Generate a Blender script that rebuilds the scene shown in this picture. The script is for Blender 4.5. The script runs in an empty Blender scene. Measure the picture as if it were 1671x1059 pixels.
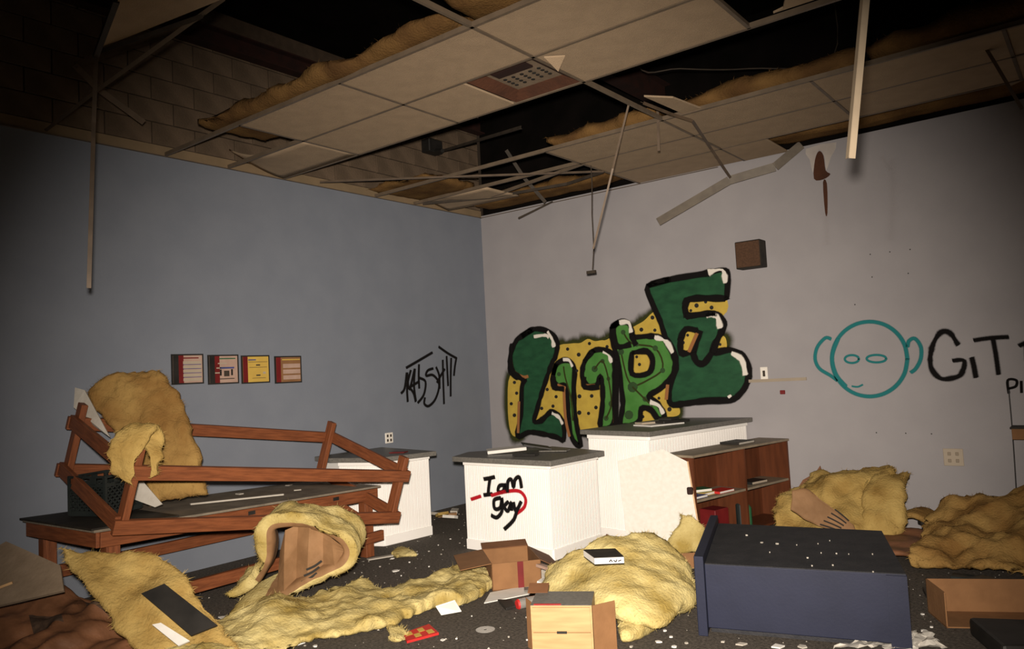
import bpy, bmesh, math, random
from mathutils import Vector, Matrix, noise
V = Vector
random.seed(7)
sc = bpy.context.scene
col = sc.collection

# ------------------------------------------------------------------ camera, light, exposure
CAM = V((6.448, -7.704, 1.58))
RT = V((0.78507, 0.61731, -0.05094)); FW = V((-0.61441, 0.78653, 0.06223)); UP = V((0.07848, -0.01756, 0.99676))
F = 1254.2
H = 3.636                      # height of the suspended ceiling
cd = bpy.data.cameras.new('camera'); cam = bpy.data.objects.new('camera', cd); col.objects.link(cam)
cd.sensor_width = 36.0; cd.lens = F / 1671 * 36; cd.clip_start = .05
cam.matrix_world = Matrix(((RT.x, UP.x, -FW.x, CAM.x), (RT.y, UP.y, -FW.y, CAM.y), (RT.z, UP.z, -FW.z, CAM.z), (0, 0, 0, 1)))
sc.camera = cam

w = bpy.data.worlds.new('world'); sc.world = w; w.use_nodes = True
w.node_tree.nodes['Background'].inputs[0].default_value = (1.0, .68, .45, 1)
w.node_tree.nodes['Background'].inputs[1].default_value = .02

fl_d = bpy.data.lights.new('camera_flash', 'SPOT'); fl_o = bpy.data.objects.new('camera_flash', fl_d); col.objects.link(fl_o)
fl_d.energy = 3000; fl_d.color = (1.0, .88, .745); fl_d.spot_size = math.radians(80); fl_d.spot_blend = 1.0; fl_d.shadow_soft_size = .05
fl_o.location = CAM + UP * .14 - RT * .03
aim = FW + RT * ((865 - 835.5) / F) + UP * ((529.5 - 760) / F)
fl_o.rotation_euler = aim.to_track_quat('-Z', 'Y').to_euler()

sc.view_settings.view_transform = 'Standard'; sc.view_settings.look = 'None'
sc.view_settings.exposure = 0; sc.view_settings.gamma = 1; sc.view_settings.use_curve_mapping = False

# ------------------------------------------------------------------ helpers
def at(u, v, x=None, y=None, z=None, p=None, n=None):
    """measured photo point -> world point on a known plane of the room"""
    d = FW + RT * ((u - 835.5) / F) + UP * ((529.5 - v) / F)
    if p is not None:
        return CAM + d * ((V(p) - CAM).dot(V(n)) / d.dot(V(n)))
    a, val = (0, x) if x is not None else (1, y) if y is not None else (2, z)
    return CAM + d * ((val - CAM[a]) / d[a])

MATS = {}
def mat(name, c1, c2=None, rough=.8, scale=6., stretch=(1, 1, 1), bump=0., bscale=40., metal=0., detail=4., lo=.35, hi=.65, spec=.3, coords='Object'):
    m = bpy.data.materials.new(name); m.use_nodes = True; nt = m.node_tree; N = nt.nodes; L = nt.links
    b = N['Principled BSDF']; b.inputs['Roughness'].default_value = rough; b.inputs['Metallic'].default_value = metal
    b.inputs['Specular IOR Level'].default_value = spec
    c2 = c2 or tuple(x * .85 for x in c1)
    tc = N.new('ShaderNodeTexCoord'); mp = N.new('ShaderNodeMapping'); mp.inputs['Scale'].default_value = stretch
    L.new(tc.outputs[coords], mp.inputs[0])
    nz = N.new('ShaderNodeTexNoise'); nz.inputs['Scale'].default_value = scale; nz.inputs['Detail'].default_value = detail
    L.new(mp.outputs[0], nz.inputs['Vector'])
    r = N.new('ShaderNodeValToRGB'); r.color_ramp.elements[0].position = lo; r.color_ramp.elements[1].position = hi
    r.color_ramp.elements[0].color = (*c1, 1); r.color_ramp.elements[1].color = (*c2, 1)
    L.new(nz.outputs['Fac'], r.inputs[0]); L.new(r.outputs[0], b.inputs['Base Color'])
    if bump:
        n2 = N.new('ShaderNodeTexNoise'); n2.inputs['Scale'].default_value = bscale; n2.inputs['Detail'].default_value = 6
        L.new(mp.outputs[0], n2.inputs['Vector'])
        bp = N.new('ShaderNodeBump'); bp.inputs['Strength'].default_value = bump; bp.inputs['Distance'].default_value = .02
        L.new(n2.outputs['Fac'], bp.inputs['Height']); L.new(bp.outputs[0], b.inputs['Normal'])
    MATS[name] = m
    return m
def spray(name, c, rough=.5):
    """paint whose edge thins out with the 'fade' attribute of the stroke"""
    m = bpy.data.materials.new(name); m.use_nodes = True; nt = m.node_tree; N = nt.nodes; L = nt.links
    b = N['Principled BSDF']; b.inputs['Base Color'].default_value = (*c, 1); b.inputs['Roughness'].default_value = .9; b.inputs['Specular IOR Level'].default_value = .08
    at_ = N.new('ShaderNodeAttribute'); at_.attribute_name = 'fade'
    tc = N.new('ShaderNodeTexCoord'); nz = N.new('ShaderNodeTexNoise'); nz.inputs['Scale'].default_value = 130
    L.new(tc.outputs['Object'], nz.inputs['Vector'])
    a = N.new('ShaderNodeMath'); a.operation = 'MULTIPLY_ADD'; a.inputs[1].default_value = .7; a.inputs[2].default_value = -.35
    L.new(nz.outputs['Fac'], a.inputs[0])
    s = N.new('ShaderNodeMath'); s.operation = 'ADD'; s.use_clamp = True
    g0 = N.new('ShaderNodeMath'); g0.operation = 'MULTIPLY'; g0.inputs[1].default_value = 1.5
    L.new(at_.outputs['Fac'], g0.inputs[0]); L.new(g0.outputs[0], s.inputs[0]); L.new(a.outputs[0], s.inputs[1])
    g = N.new('ShaderNodeMath'); g.operation = 'MULTIPLY'; g.use_clamp = True
    L.new(s.outputs[0], g.inputs[0])
    g2 = N.new('ShaderNodeMath'); g2.operation = 'MULTIPLY'; g2.inputs[1].default_value = 1.7; g2.use_clamp = True
    L.new(at_.outputs['Fac'], g2.inputs[0]); L.new(g2.outputs[0], g.inputs[1])
    L.new(g.outputs[0], b.inputs['Alpha'])
    MATS[name] = m
    return m

def tag(o, label=None, cat=None, group=None, kind=None):
    if label: o['label'] = label
    if cat: o['category'] = cat
    if group: o['group'] = group
    if kind: o['kind'] = kind
    return o
def thing(name, label, cat, loc=(0, 0, 0), group=None):
    o = bpy.data.objects.new(name, None); o.location = loc; o.empty_display_size = .1; col.objects.link(o)
    return tag(o, label, cat, group)
def obj(name, bm, m, parent=None, smooth=False):
    """one mesh object in world coordinates (children keep world placement)"""
    me = bpy.data.meshes.new(name)
    if isinstance(bm, tuple):
        me.from_pydata([tuple(v) for v in bm[0]], [], bm[1])
    else:
        bmesh.ops.recalc_face_normals(bm, faces=bm.faces); bm.to_mesh(me); bm.free()
    me.materials.append(MATS[m]); me.update()
    if smooth:
        for p in me.polygons: p.use_smooth = True
    o = bpy.data.objects.new(name, me); col.objects.link(o)
    if parent is not None:
        o.parent = parent
        o.matrix_parent_inverse = Matrix.Translation(-parent.location if parent.parent is None else V((0, 0, 0)))
    return o
def bm_(): return bmesh.new()
def frame(p, q, up=(0, 0, 1)):
    x = (V(q) - V(p)).normalized(); u = V(up)
    if abs(x.dot(u)) > .98: u = V((0, 1, 0)) if abs(x.y) < .9 else V((1, 0, 0))
    y = u.cross(x).normalized(); z = x.cross(y)
    return x, y, z
def box_pts(bm, pts, bev=0):
    vs = [bm.verts.new(p) for p in pts]
    fs = [bm.faces.new([vs[i] for i in f]) for f in ((0, 1, 2, 3), (7, 6, 5, 4), (0, 4, 5, 1), (1, 5, 6, 2), (2, 6, 7, 3), (3, 7, 4, 0))]
    if bev:
        bmesh.ops.recalc_face_normals(bm, faces=fs)
        es = list({e for f in fs for e in f.edges})
        bmesh.ops.bevel(bm, geom=es, offset=bev, segments=1, affect='EDGES', profile=.5)
def bar(bm, p, q, wy, wz, up=(0, 0, 1), bev=0):
    """box from p to q: wy wide sideways, wz high along up"""
    p, q = V(p), V(q); x, y, z = frame(p, q, up); a, b = y * wy / 2, z * wz / 2
    box_pts(bm, [p - a - b, p + a - b, p + a + b, p - a + b, q - a - b, q + a - b, q + a + b, q - a + b], bev)
def cube(bm, c, s, rz=0., bev=0, rot=None):
    c = V(c); M = rot or Matrix.Rotation(rz, 3, 'Z')
    pts = [c + M @ V((sx * s[0] / 2, sy * s[1] / 2, sz * s[2] / 2)) for sz in (-1, 1) for sx, sy in ((-1, -1), (1, -1), (1, 1), (-1, 1))]
    box_pts(bm, pts, bev)
def prism(bm, poly, d, bev=0):
    """closed polygon (3-D points) pushed by the vector d"""
    a = [bm.verts.new(p) for p in poly]; b = [bm.verts.new(V(p) + V(d)) for p in poly]; n = len(poly)
    fs = [bm.faces.new(a), bm.faces.new(b[::-1])] + [bm.faces.new((a[i], b[i], b[(i + 1) % n], a[(i + 1) % n])) for i in range(n)]
    if bev:
        bmesh.ops.recalc_face_normals(bm, faces=fs)
        bmesh.ops.bevel(bm, geom=list({e for f in fs for e in f.edges}), offset=bev, segments=2, affect='EDGES', profile=.5)
def cyl(bm, p, q, r, n=12, r2=None):
    p, q = V(p), V(q); x, y, z = frame(p, q); r2 = r if r2 is None else r2
    A = [bm.verts.new(p + (y * math.cos(t) + z * math.sin(t)) * r) for t in [2 * math.pi * i / n for i in range(n)]]
    B = [bm.verts.new(q + (y * math.cos(t) + z * math.sin(t)) * r2) for t in [2 * math.pi * i / n for i in range(n)]]
    bm.faces.new(A[::-1]); bm.faces.new(B)
    for i in range(n): bm.faces.new((A[i], A[(i + 1) % n], B[(i + 1) % n], B[i]))
def catmull(P, n=6, closed=False):
    P = [V(p) for p in P]; k = len(P); out = []
    for i in range(k if closed else k - 1):
        g = (lambda j: P[j % k]) if closed else (lambda j: P[max(0, min(k - 1, j))])
        a, b, c, d = g(i - 1), g(i), g(i + 1), g(i + 2)
        for s in range(n):
            t = s / n
            out.append(.5 * (2 * b + (c - a) * t + (2 * a - 5 * b + 4 * c - d) * t * t + (3 * b - a - 3 * c + d) * t ** 3))
    if not closed: out.append(P[-1])
    return out
def tube(bm, P, r, n=6):
    P = [V(p) for p in P]; rings = []
    for i, p in enumerate(P):
        d = (P[min(i + 1, len(P) - 1)] - P[max(i - 1, 0)]).normalized()
        x, y, z = frame(p, p + d)
        rings.append([bm.verts.new(p + (y * math.cos(t) + z * math.sin(t)) * r) for t in [2 * math.pi * k / n for k in range(n)]])
    for a, b in zip(rings, rings[1:]):
        for k in range(n): bm.faces.new((a[k], a[(k + 1) % n], b[(k + 1) % n], b[k]))
    bm.faces.new(rings[0][::-1]); bm.faces.new(rings[-1])
def nz(p, s, k=0.): return noise.noise(V((p[0] * s + k, p[1] * s - k, p[2] * s + 2 * k)))

# ------------------------------------------------------------------ materials
mat('carpet', (0.0425, 0.0357, 0.0289), (0.1062, 0.08925, 0.0731), rough=.95, scale=55, bump=.6, bscale=180, detail=8)
mat('paint_blue', (.172, .192, .234), (.186, .206, .248), rough=.75, scale=3, bump=.06, bscale=90)
mat('paint_pale', (.30, .287, .302), (.325, .311, .325), rough=.75, scale=2.2, bump=.06, bscale=90)
mat('cream_band', (.24, .17, .10), (.20, .145, .085), rough=.85, scale=5)
mat('block', (.15, .105, .07), (.10, .07, .046), rough=.95, scale=3.5, bump=.35, bscale=60)
mat('mortar', (.085, .058, .039), (.065, .045, .03), rough=1, scale=12)
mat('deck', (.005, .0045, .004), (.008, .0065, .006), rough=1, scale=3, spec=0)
mat('rust_beam', (.032, .010, .007), (.02, .008, .006), rough=.8, scale=8, stretch=(.3, 1, 1))
mat('tile', (0.378, 0.2783, 0.1837), (0.336, 0.2478, 0.1638), rough=.95, scale=7, bump=.3, bscale=160)
mat('tee', (.15, .112, .078), (.12, .09, .063), rough=.5, scale=10)
mat('tee_dark', (.05, .038, .028), (.035, .027, .02), rough=.7, scale=10)
mat('dusty', (.22, .165, .115), (.17, .125, .085), rough=.9, scale=6, bump=.2)
mat('strip_dull', (.35, .29, .225), (.31, .26, .20), rough=.8)
mat('tee_grey', (.16, .135, .105), (.12, .10, .08), rough=.5, scale=10)
mat('tee_cream', (.32, .255, .18), (.28, .22, .155), rough=.5, scale=10)
mat('tee_bronze', (.11, .076, .05), (.08, .056, .037), rough=.45, scale=10, metal=.2)
mat('sheathing', (.085, .032, .016), (.055, .022, .012), rough=.95, scale=5, bump=.3, bscale=40)
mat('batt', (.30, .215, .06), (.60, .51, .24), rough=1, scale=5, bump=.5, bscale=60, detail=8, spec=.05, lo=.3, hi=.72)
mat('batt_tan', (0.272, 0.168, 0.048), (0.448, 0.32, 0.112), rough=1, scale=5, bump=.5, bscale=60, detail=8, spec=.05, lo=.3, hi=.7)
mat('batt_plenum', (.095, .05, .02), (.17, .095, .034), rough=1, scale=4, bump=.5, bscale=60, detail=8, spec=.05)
mat('batt_brown', (0.216, 0.116, 0.036), (0.336, 0.212, 0.072), rough=1, scale=4, bump=.5, bscale=60, detail=8, spec=.05)
mat('kraft', (0.2592, 0.144, 0.0684), (0.1944, 0.1044, 0.0468), rough=.7, scale=7, bump=.25, bscale=14)
mat('kraft_dark', (.20, .088, .042), (.12, .052, .024), rough=.6, scale=6, bump=.4, bscale=12)
mat('ink', (.05, .03, .02), (.09, .055, .035), rough=.8, scale=30)
mat('wood_red', (0.2106, 0.06669, 0.02457), (0.1334, 0.04072, 0.01544), rough=.55, scale=5, stretch=(1.2, 12, 12), bump=.15, bscale=12)
mat('ply_grey', (.15, .125, .095), (.23, .195, .15), rough=.85, scale=7, bump=.2)
mat('black_board', (0.0144, 0.012, 0.0096), (0.028, 0.0224, 0.016), rough=.7, scale=10, bump=.2)
mat('white_paint', (.88, .86, .84), (.85, .83, .80), rough=.6, scale=4)
mat('counter_top', (.115, .11, .10), (.165, .155, .14), rough=.45, scale=60, detail=6)
mat('board_white', (0.64, 0.624, 0.584), (0.592, 0.576, 0.528), rough=.8, scale=30, bump=.12)
mat('gypsum', (0.465, 0.435, 0.39), (0.375, 0.345, 0.3), rough=.9, scale=6, bump=.2)
mat('shelf_wood', (0.1084, 0.03188, 0.01211), (0.0765, 0.02295, 0.008925), rough=.5, scale=4, stretch=(6, 6, .8))
mat('shelf_top', (.20, .16, .115), (.26, .21, .15), rough=.6, scale=10)
mat('blue_paint', (0.008457, 0.01115, 0.02883), (0.01076, 0.01384, 0.0346), rough=.6, scale=5, bump=.03, bscale=60)
mat('blue_dark', (.014, .015, .019), (.024, .024, .028), rough=.7, scale=9, bump=.25, bscale=60)
mat('cardboard', (0.232, 0.116, 0.0496), (0.192, 0.0944, 0.04), rough=.85, scale=8, bump=.08)
mat('cardboard_dark', (.18, .08, .035), (.14, .06, .026), rough=.85, scale=8)
mat('pale_wood', (.46, .285, .135), (.38, .225, .105), rough=.5, scale=4, stretch=(1, 1, 9))
mat('red', (.55, .03, .025), (.42, .02, .02), rough=.5)
mat('dark_red', (0.154, 0.0126, 0.0126), (0.119, 0.0084, 0.0098), rough=.5)
mat('yellow_print', (.56, .38, .08), (.50, .33, .07), rough=.6)
mat('paper', (0.697, 0.68, 0.646), (0.629, 0.612, 0.578), rough=.7, scale=12)
mat('peel', (0.468, 0.429, 0.403), (0.39, 0.351, 0.325), rough=.8)
mat('paper_pink', (.42, .29, .235), (.37, .25, .20), rough=.7, scale=12)
mat('black', (.012, .011, .010), (.022, .02, .018), rough=.55)
mat('black_plastic', (.012, .016, .016), (.02, .024, .023), rough=.4)
mat('speaker_brown', (.085, .042, .022), (.06, .03, .016), rough=.8, scale=60)
mat('plate_white', (.80, .76, .70), (.74, .70, .64), rough=.4)
mat('socket_dull', (.27, .22, .165), (.24, .195, .145), rough=.5)
mat('plate_cream', (.40, .335, .26), (.37, .31, .24), rough=.5)
mat('silver', (.72, .70, .66), (.62, .60, .57), rough=.25, metal=.7)
mat('blue_print', (.06, .07, .22), (.04, .05, .15), rough=.6)
mat('green_print', (.03, .12, .05), (.02, .09, .04), rough=.6)
mat('plastic_film', (.42, .40, .36), (.55, .52, .47), rough=.25, scale=5, bump=.4, bscale=9)
mat('g_yellow', (0.54, 0.387, 0.063), (0.468, 0.324, 0.054), rough=.6, scale=9)
mat('g_dark', (.012, .058, .026), (.018, .085, .036), rough=.5, scale=7, stretch=(1, 1, 2))
mat('g_light', (.055, .19, .035), (.075, .23, .05), rough=.5, scale=6)
mat('g_dot', (.03, .07, .02), (.025, .06, .02), rough=.6)
mat('g_orange', (.30, .13, .05), (.26, .11, .045), rough=.6)
spray('s_black', (.008, .007, .007)); spray('s_teal', (.02, .17, .18)); spray('s_red', (.42, .012, .02))
spray('s_white', (.72, .68, .62)); spray('s_olive', (.035, .04, .012)); spray('s_grey', (.03, .028, .026)); spray('s_stain', (.16, .10, .055))
spray('s_damp', (.05, .035, .025))
spray('s_orange', (.30, .13, .05))

# ------------------------------------------------------------------ the room
def quad_slab(name, pts, d, m, label=None):
    b = bm_(); prism(b, pts, d); o = obj(name, b, m); o['kind'] = 'structure'; return o
XR, YF, DECK = 9.5, -9.5, 5.15
quad_slab('floor', [(-.2, YF, 0), (XR, YF, 0), (XR, .2, 0), (-.2, .2, 0)], (0, 0, -.1), 'carpet')
wl = quad_slab('wall_left', [(0, YF, 0), (0, 0, 0), (0, 0, H + .075), (0, YF, H + .075)], (-.12, 0, 0), 'paint_blue')
wr = quad_slab('wall_right', [(0, 0, 0), (XR, 0, 0), (XR, 0, H + .02), (0, 0, H + .02)], (0, .12, 0), 'paint_pale')
bnd = bm_(); prism(bnd, [(.0, YF, H + .002), (.0, 0, H + .002), (.0, 0, H + .085), (.0, YF, H + .085)], (.006, 0, 0))
obj('unpainted_band', bnd, 'cream_band', wl)
# block masonry above the left wall: each block its own piece on a recessed mortar bed
b = bm_(); cube(b, (-.075, YF / 2, (H + .075 + DECK) / 2), (.1, -YF, DECK - H - .075)); obj('mortar_bed', b, 'mortar', wl)
blk = {}
def block_mesh(l):
    if l not in blk:
        b = bm_(); cube(b, (0, 0, 0), (.03, l, .192), bev=.004)
        me = bpy.data.meshes.new('block'); bmesh.ops.recalc_face_normals(b, faces=b.faces); b.to_mesh(me); b.free(); me.materials.append(MATS['block']); blk[l] = me
    return blk[l]
for r in range(6):
    y = -.2 if r % 2 else 0.
    z = H + .09 + .1 + .2 * r
    if r % 2:
        o = bpy.data.objects.new('block', block_mesh(.192)); col.objects.link(o); o.location = (-.014, -.1, z); o.parent = wl
    while y > -7.2:
        o = bpy.data.objects.new('block', block_mesh(.392)); col.objects.link(o)
        o.location = (-.014 + random.uniform(-.002, .002), y - .2, z); o.parent = wl; y -= .4
# roof deck and steel above
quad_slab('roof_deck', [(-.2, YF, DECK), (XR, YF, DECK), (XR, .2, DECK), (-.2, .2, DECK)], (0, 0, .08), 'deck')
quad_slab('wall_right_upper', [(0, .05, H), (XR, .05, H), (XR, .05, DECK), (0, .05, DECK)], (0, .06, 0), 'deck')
t = thing('steel_ledger_beam', 'rust-red steel ledger beam running along the block wall under the dark roof', 'beam', (.06, -3.5, 4.78))
b = bm_(); bar(b, (.06, 0, 4.82), (.06, -7.4, 4.82), .012, .16); obj('web', b, 'rust_beam', t)
b = bm_(); bar(b, (.08, 0, 4.74), (.08, -7.4, 4.74), .12, .014); obj('flange', b, 'rust_beam', t)
b = bm_(); bar(b, (.08, 0, 4.905), (.08, -7.4, 4.905), .12, .014); obj('flange', b, 'rust_beam', t)
zb_ = 4.4; xb_ = at(1018, 140, z=zb_).x
t = thing('roof_beam', 'dark red steel roof beam crossing above the bent cross bar', 'beam', (xb_, -3.5, zb_))
b = bm_(); bar(b, (xb_, -.05, zb_), (xb_, -7.4, zb_), .14, .014); obj('bottom_flange', b, 'rust_beam', t)
b = bm_(); bar(b, (xb_, -.05, zb_ + .12), (xb_, -7.4, zb_ + .12), .012, .23); obj('web', b, 'rust_beam', t)
b = bm_(); bar(b, (xb_, -.05, zb_ + .24), (xb_, -7.4, zb_ + .24), .14, .014); obj('top_flange', b, 'rust_beam', t)

# ------------------------------------------------------------------ suspended ceiling
Y0, X0 = -4.294, 1.158
ly = lambda i: Y0 + .61 * i
cx = lambda k: X0 + 1.22 * k
ceil = bpy.data.objects.new('ceiling', None); col.objects.link(ceil); ceil['kind'] = 'structure'
TM = {}
def tile(x0, x1, y0, y1, dz=0., rx=0., ry=0., mats='tile'):
    k = (round(x1 - x0, 2), round(y1 - y0, 2))
    if k not in TM:
        b = bm_(); cube(b, (0, 0, 0), (k[0] - .02, k[1] - .02, .016), bev=.003); me = bpy.data.meshes.new('ceiling_tile')
        bmesh.ops.recalc_face_normals(b, faces=b.faces); b.to_mesh(me); b.free(); me.materials.append(MATS['tile']); TM[k] = me
    o = bpy.data.objects.new('ceiling_tile', TM[k]); col.objects.link(o)
    o.location = ((x0 + x1) / 2, (y0 + y1) / 2, H + .006 + dz); o.rotation_euler = (rx, ry, 0); o.parent = ceil
    return o
def curl_tile(x0, x1, y0, y1, f, name='ceiling_tile'):
    """soaked tile that sags and curls: f(s,t)->dz"""
    n = 14; vs = []; fs = []
    for lay in (0, .014):
        for i in range(n + 1):
            for j in range(7):
                s, q = i / n, j / 6
                dx, dz = f(s, q)
                vs.append((x0 + (x1 - x0) * s + dx, y0 + (y1 - y0) * q, H + dz + lay))
    m = (n + 1) * 7
    for i in range(n):
        for j in range(6):
            a = i * 7 + j
            fs += [(a, a + 1, a + 8, a + 7), (m + a, m + a + 7, m + a + 8, m + a + 1)]
    for i in range(n):
        a = i * 7; c = a + 6
        fs += [(a, a + 7, m + a + 7, m + a), (c, m + c, m + c + 7, c + 7)]
    for j in range(6):
        a = j; c = n * 7 + j
        fs += [(a, m + a, m + a + 1, a + 1), (c, c + 1, m + c + 1, m + c)]
    return obj(name, (vs, fs), 'tile', ceil, True)
rows = {0: [0, 1, 2], 1: [0, 2], 4: [1, 2, 3, 4], 5: [1, 2, 3, 4], 6: [1]}
for i, ks in rows.items():
    for k in ks:
        tile(cx(k), cx(k + 1), ly(i), min(ly(i + 1), -.01), dz=random.uniform(-.002, .003))
tile(cx(1), cx(1) + .6, ly(1), ly(2))                                   # the half tile beside the vent
tile(cx(2), cx(2) + .45, ly(6), -.015, dz=-.004)
curl_tile(.02, cx(0), ly(1) + .01, ly(2) - .01, lambda s, q: (0, .17 * max(0, 1 - s * 1.7) ** 2 * (1 - q) ** 1.5))
curl_tile(.02, cx(0) - .02, ly(5) + .01, ly(6) - .01, lambda s, q: (0, -.015 * s + .2 * max(0, .75 - s) ** 2 * (1 - q)))
# fragments left in the grid
def frag(pts_uv, z=H + .004, name='ceiling_tile', m='tile', th=.014):
    b = bm_(); prism(b, [at(u, v, z=z) for u, v in pts_uv], (0, 0, th)); return obj(name, b, m, ceil)
frag([(1051, 158), (1098, 160), (1182, 192), (1138, 196)], H + .01)
frag([(1268, -40), (1300, -45), (1390, -20), (1262, 22), (1278, 14), (1281, 0)], H + .01)
frag([(1545, 95), (1671, 60), (1740, 100), (1650, 140)], H + .006)
# grid members
def tee_mesh(bm, p, q, fw=.024, wh=.036, up=(0, 0, 1)):
    p, q = V(p), V(q); x, y, z = frame(p, q, up)
    bar(bm, p, q, fw, .003, z)
    bar(bm, p + z * wh / 2, q + z * wh / 2, .004, wh, z)
def grid_tee(p, q, m='tee'):
    b = bm_(); tee_mesh(b, p, q); return obj('grid_tee', b, m, ceil)
for i, x1 in ((0, 7.3), (1, 7.3), (2, 7.3), (4, 7.3), (5, 7.3)): grid_tee((0, ly(i), H - .004), (x1, ly(i), H - .004), 'tee')
grid_tee((cx(1), ly(6), H - .004), (cx(5), ly(6), H - .004))
for k, i in ((0, 0), (1, 0), (2, 0), (3, 0), (1, 1), (2, 1), (3, 1), (2, 2), (2, 3), (2, -1), (1, 4), (2, 4), (3, 4), (4, 4), (1, 5), (2, 5), (3, 5), (4, 5), (1, 6), (2, 6), (0, 1)):
    grid_tee((cx(k), ly(i), H - .004), (cx(k), min(ly(i + 1), -.01), H - .004))
for i, (p, q) in enumerate((((.012, YF, H - .006), (.012, 0, H - .006)), ((0, -.012, H - .006), (3.3, -.012, H - .006)))):
    b = bm_(); bar(b, p, q, .024, .004); o = obj('trim_%d' % (i + 1), b, 'tee'); o['kind'] = 'structure'

# vent in the half bay
t = thing('ceiling_vent', 'square brown-framed ceiling vent with a perforated pale plate between the tiles', 'vent', (3.29, -3.38, H))
vx0, vx1, vy0, vy1 = cx(1) + .62, cx(2) - .02, ly(1) + .02, ly(2) - .02
for nm, pts in (('frame_side', ((vx0, vy0), (vx1, vy0))), ('frame_side', ((vx1, vy0), (vx1, vy1))), ('frame_side', ((vx1, vy1), (vx0, vy1))), ('frame_side', ((vx0, vy1), (vx0, vy0)))):
    b = bm_(); (a0, b0), (a1, b1) = pts
    mx, my = (vx0 + vx1) / 2, (vy0 + vy1) / 2
    ins = lambda a, c: (a + (mx - a) * .30, c + (my - c) * .30)
    (c0, d0), (c1, d1) = ins(a0, b0), ins(a1, b1)
    prism(b, [(a0, b0, H), (a1, b1, H), (c1, d1, H + .05), (c0, d0, H + .05)], (0, 0, .012)); obj(nm, b, 'sheathing', t)
b = bm_(); cube(b, (mx, my, H + .058), (.44, .44, .008)); pl = obj('perforated_plate', b, 'dusty', t)
b = bm_()
for i in range(5):
    for j in range(4): cyl(b, (mx - .15 + .075 * i, my - .02 + .045 * j, H + .0495), (mx - .15 + .075 * i, my - .02 + .045 * j, H + .0545), .015, 8)
o = obj('plate_holes', b, 'black', pl); o['kind'] = 'stuff'
b = bm_(); cube(b, (mx, my - .14, H + .046), (.30, .10, .012)); obj('damper_blade', b, 'rust_beam', t)
b = bm_(); q = [at(888, 94, z=H - .02), at(922, 92, z=H - .02), at(911, 117, z=H - .07)]; prism(b, q, (0, 0, .008))
tag(obj('torn_tile_flap', b, 'tile'), 'small torn triangle of white tile hanging beside the ceiling vent', 'tile fragment')

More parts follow.
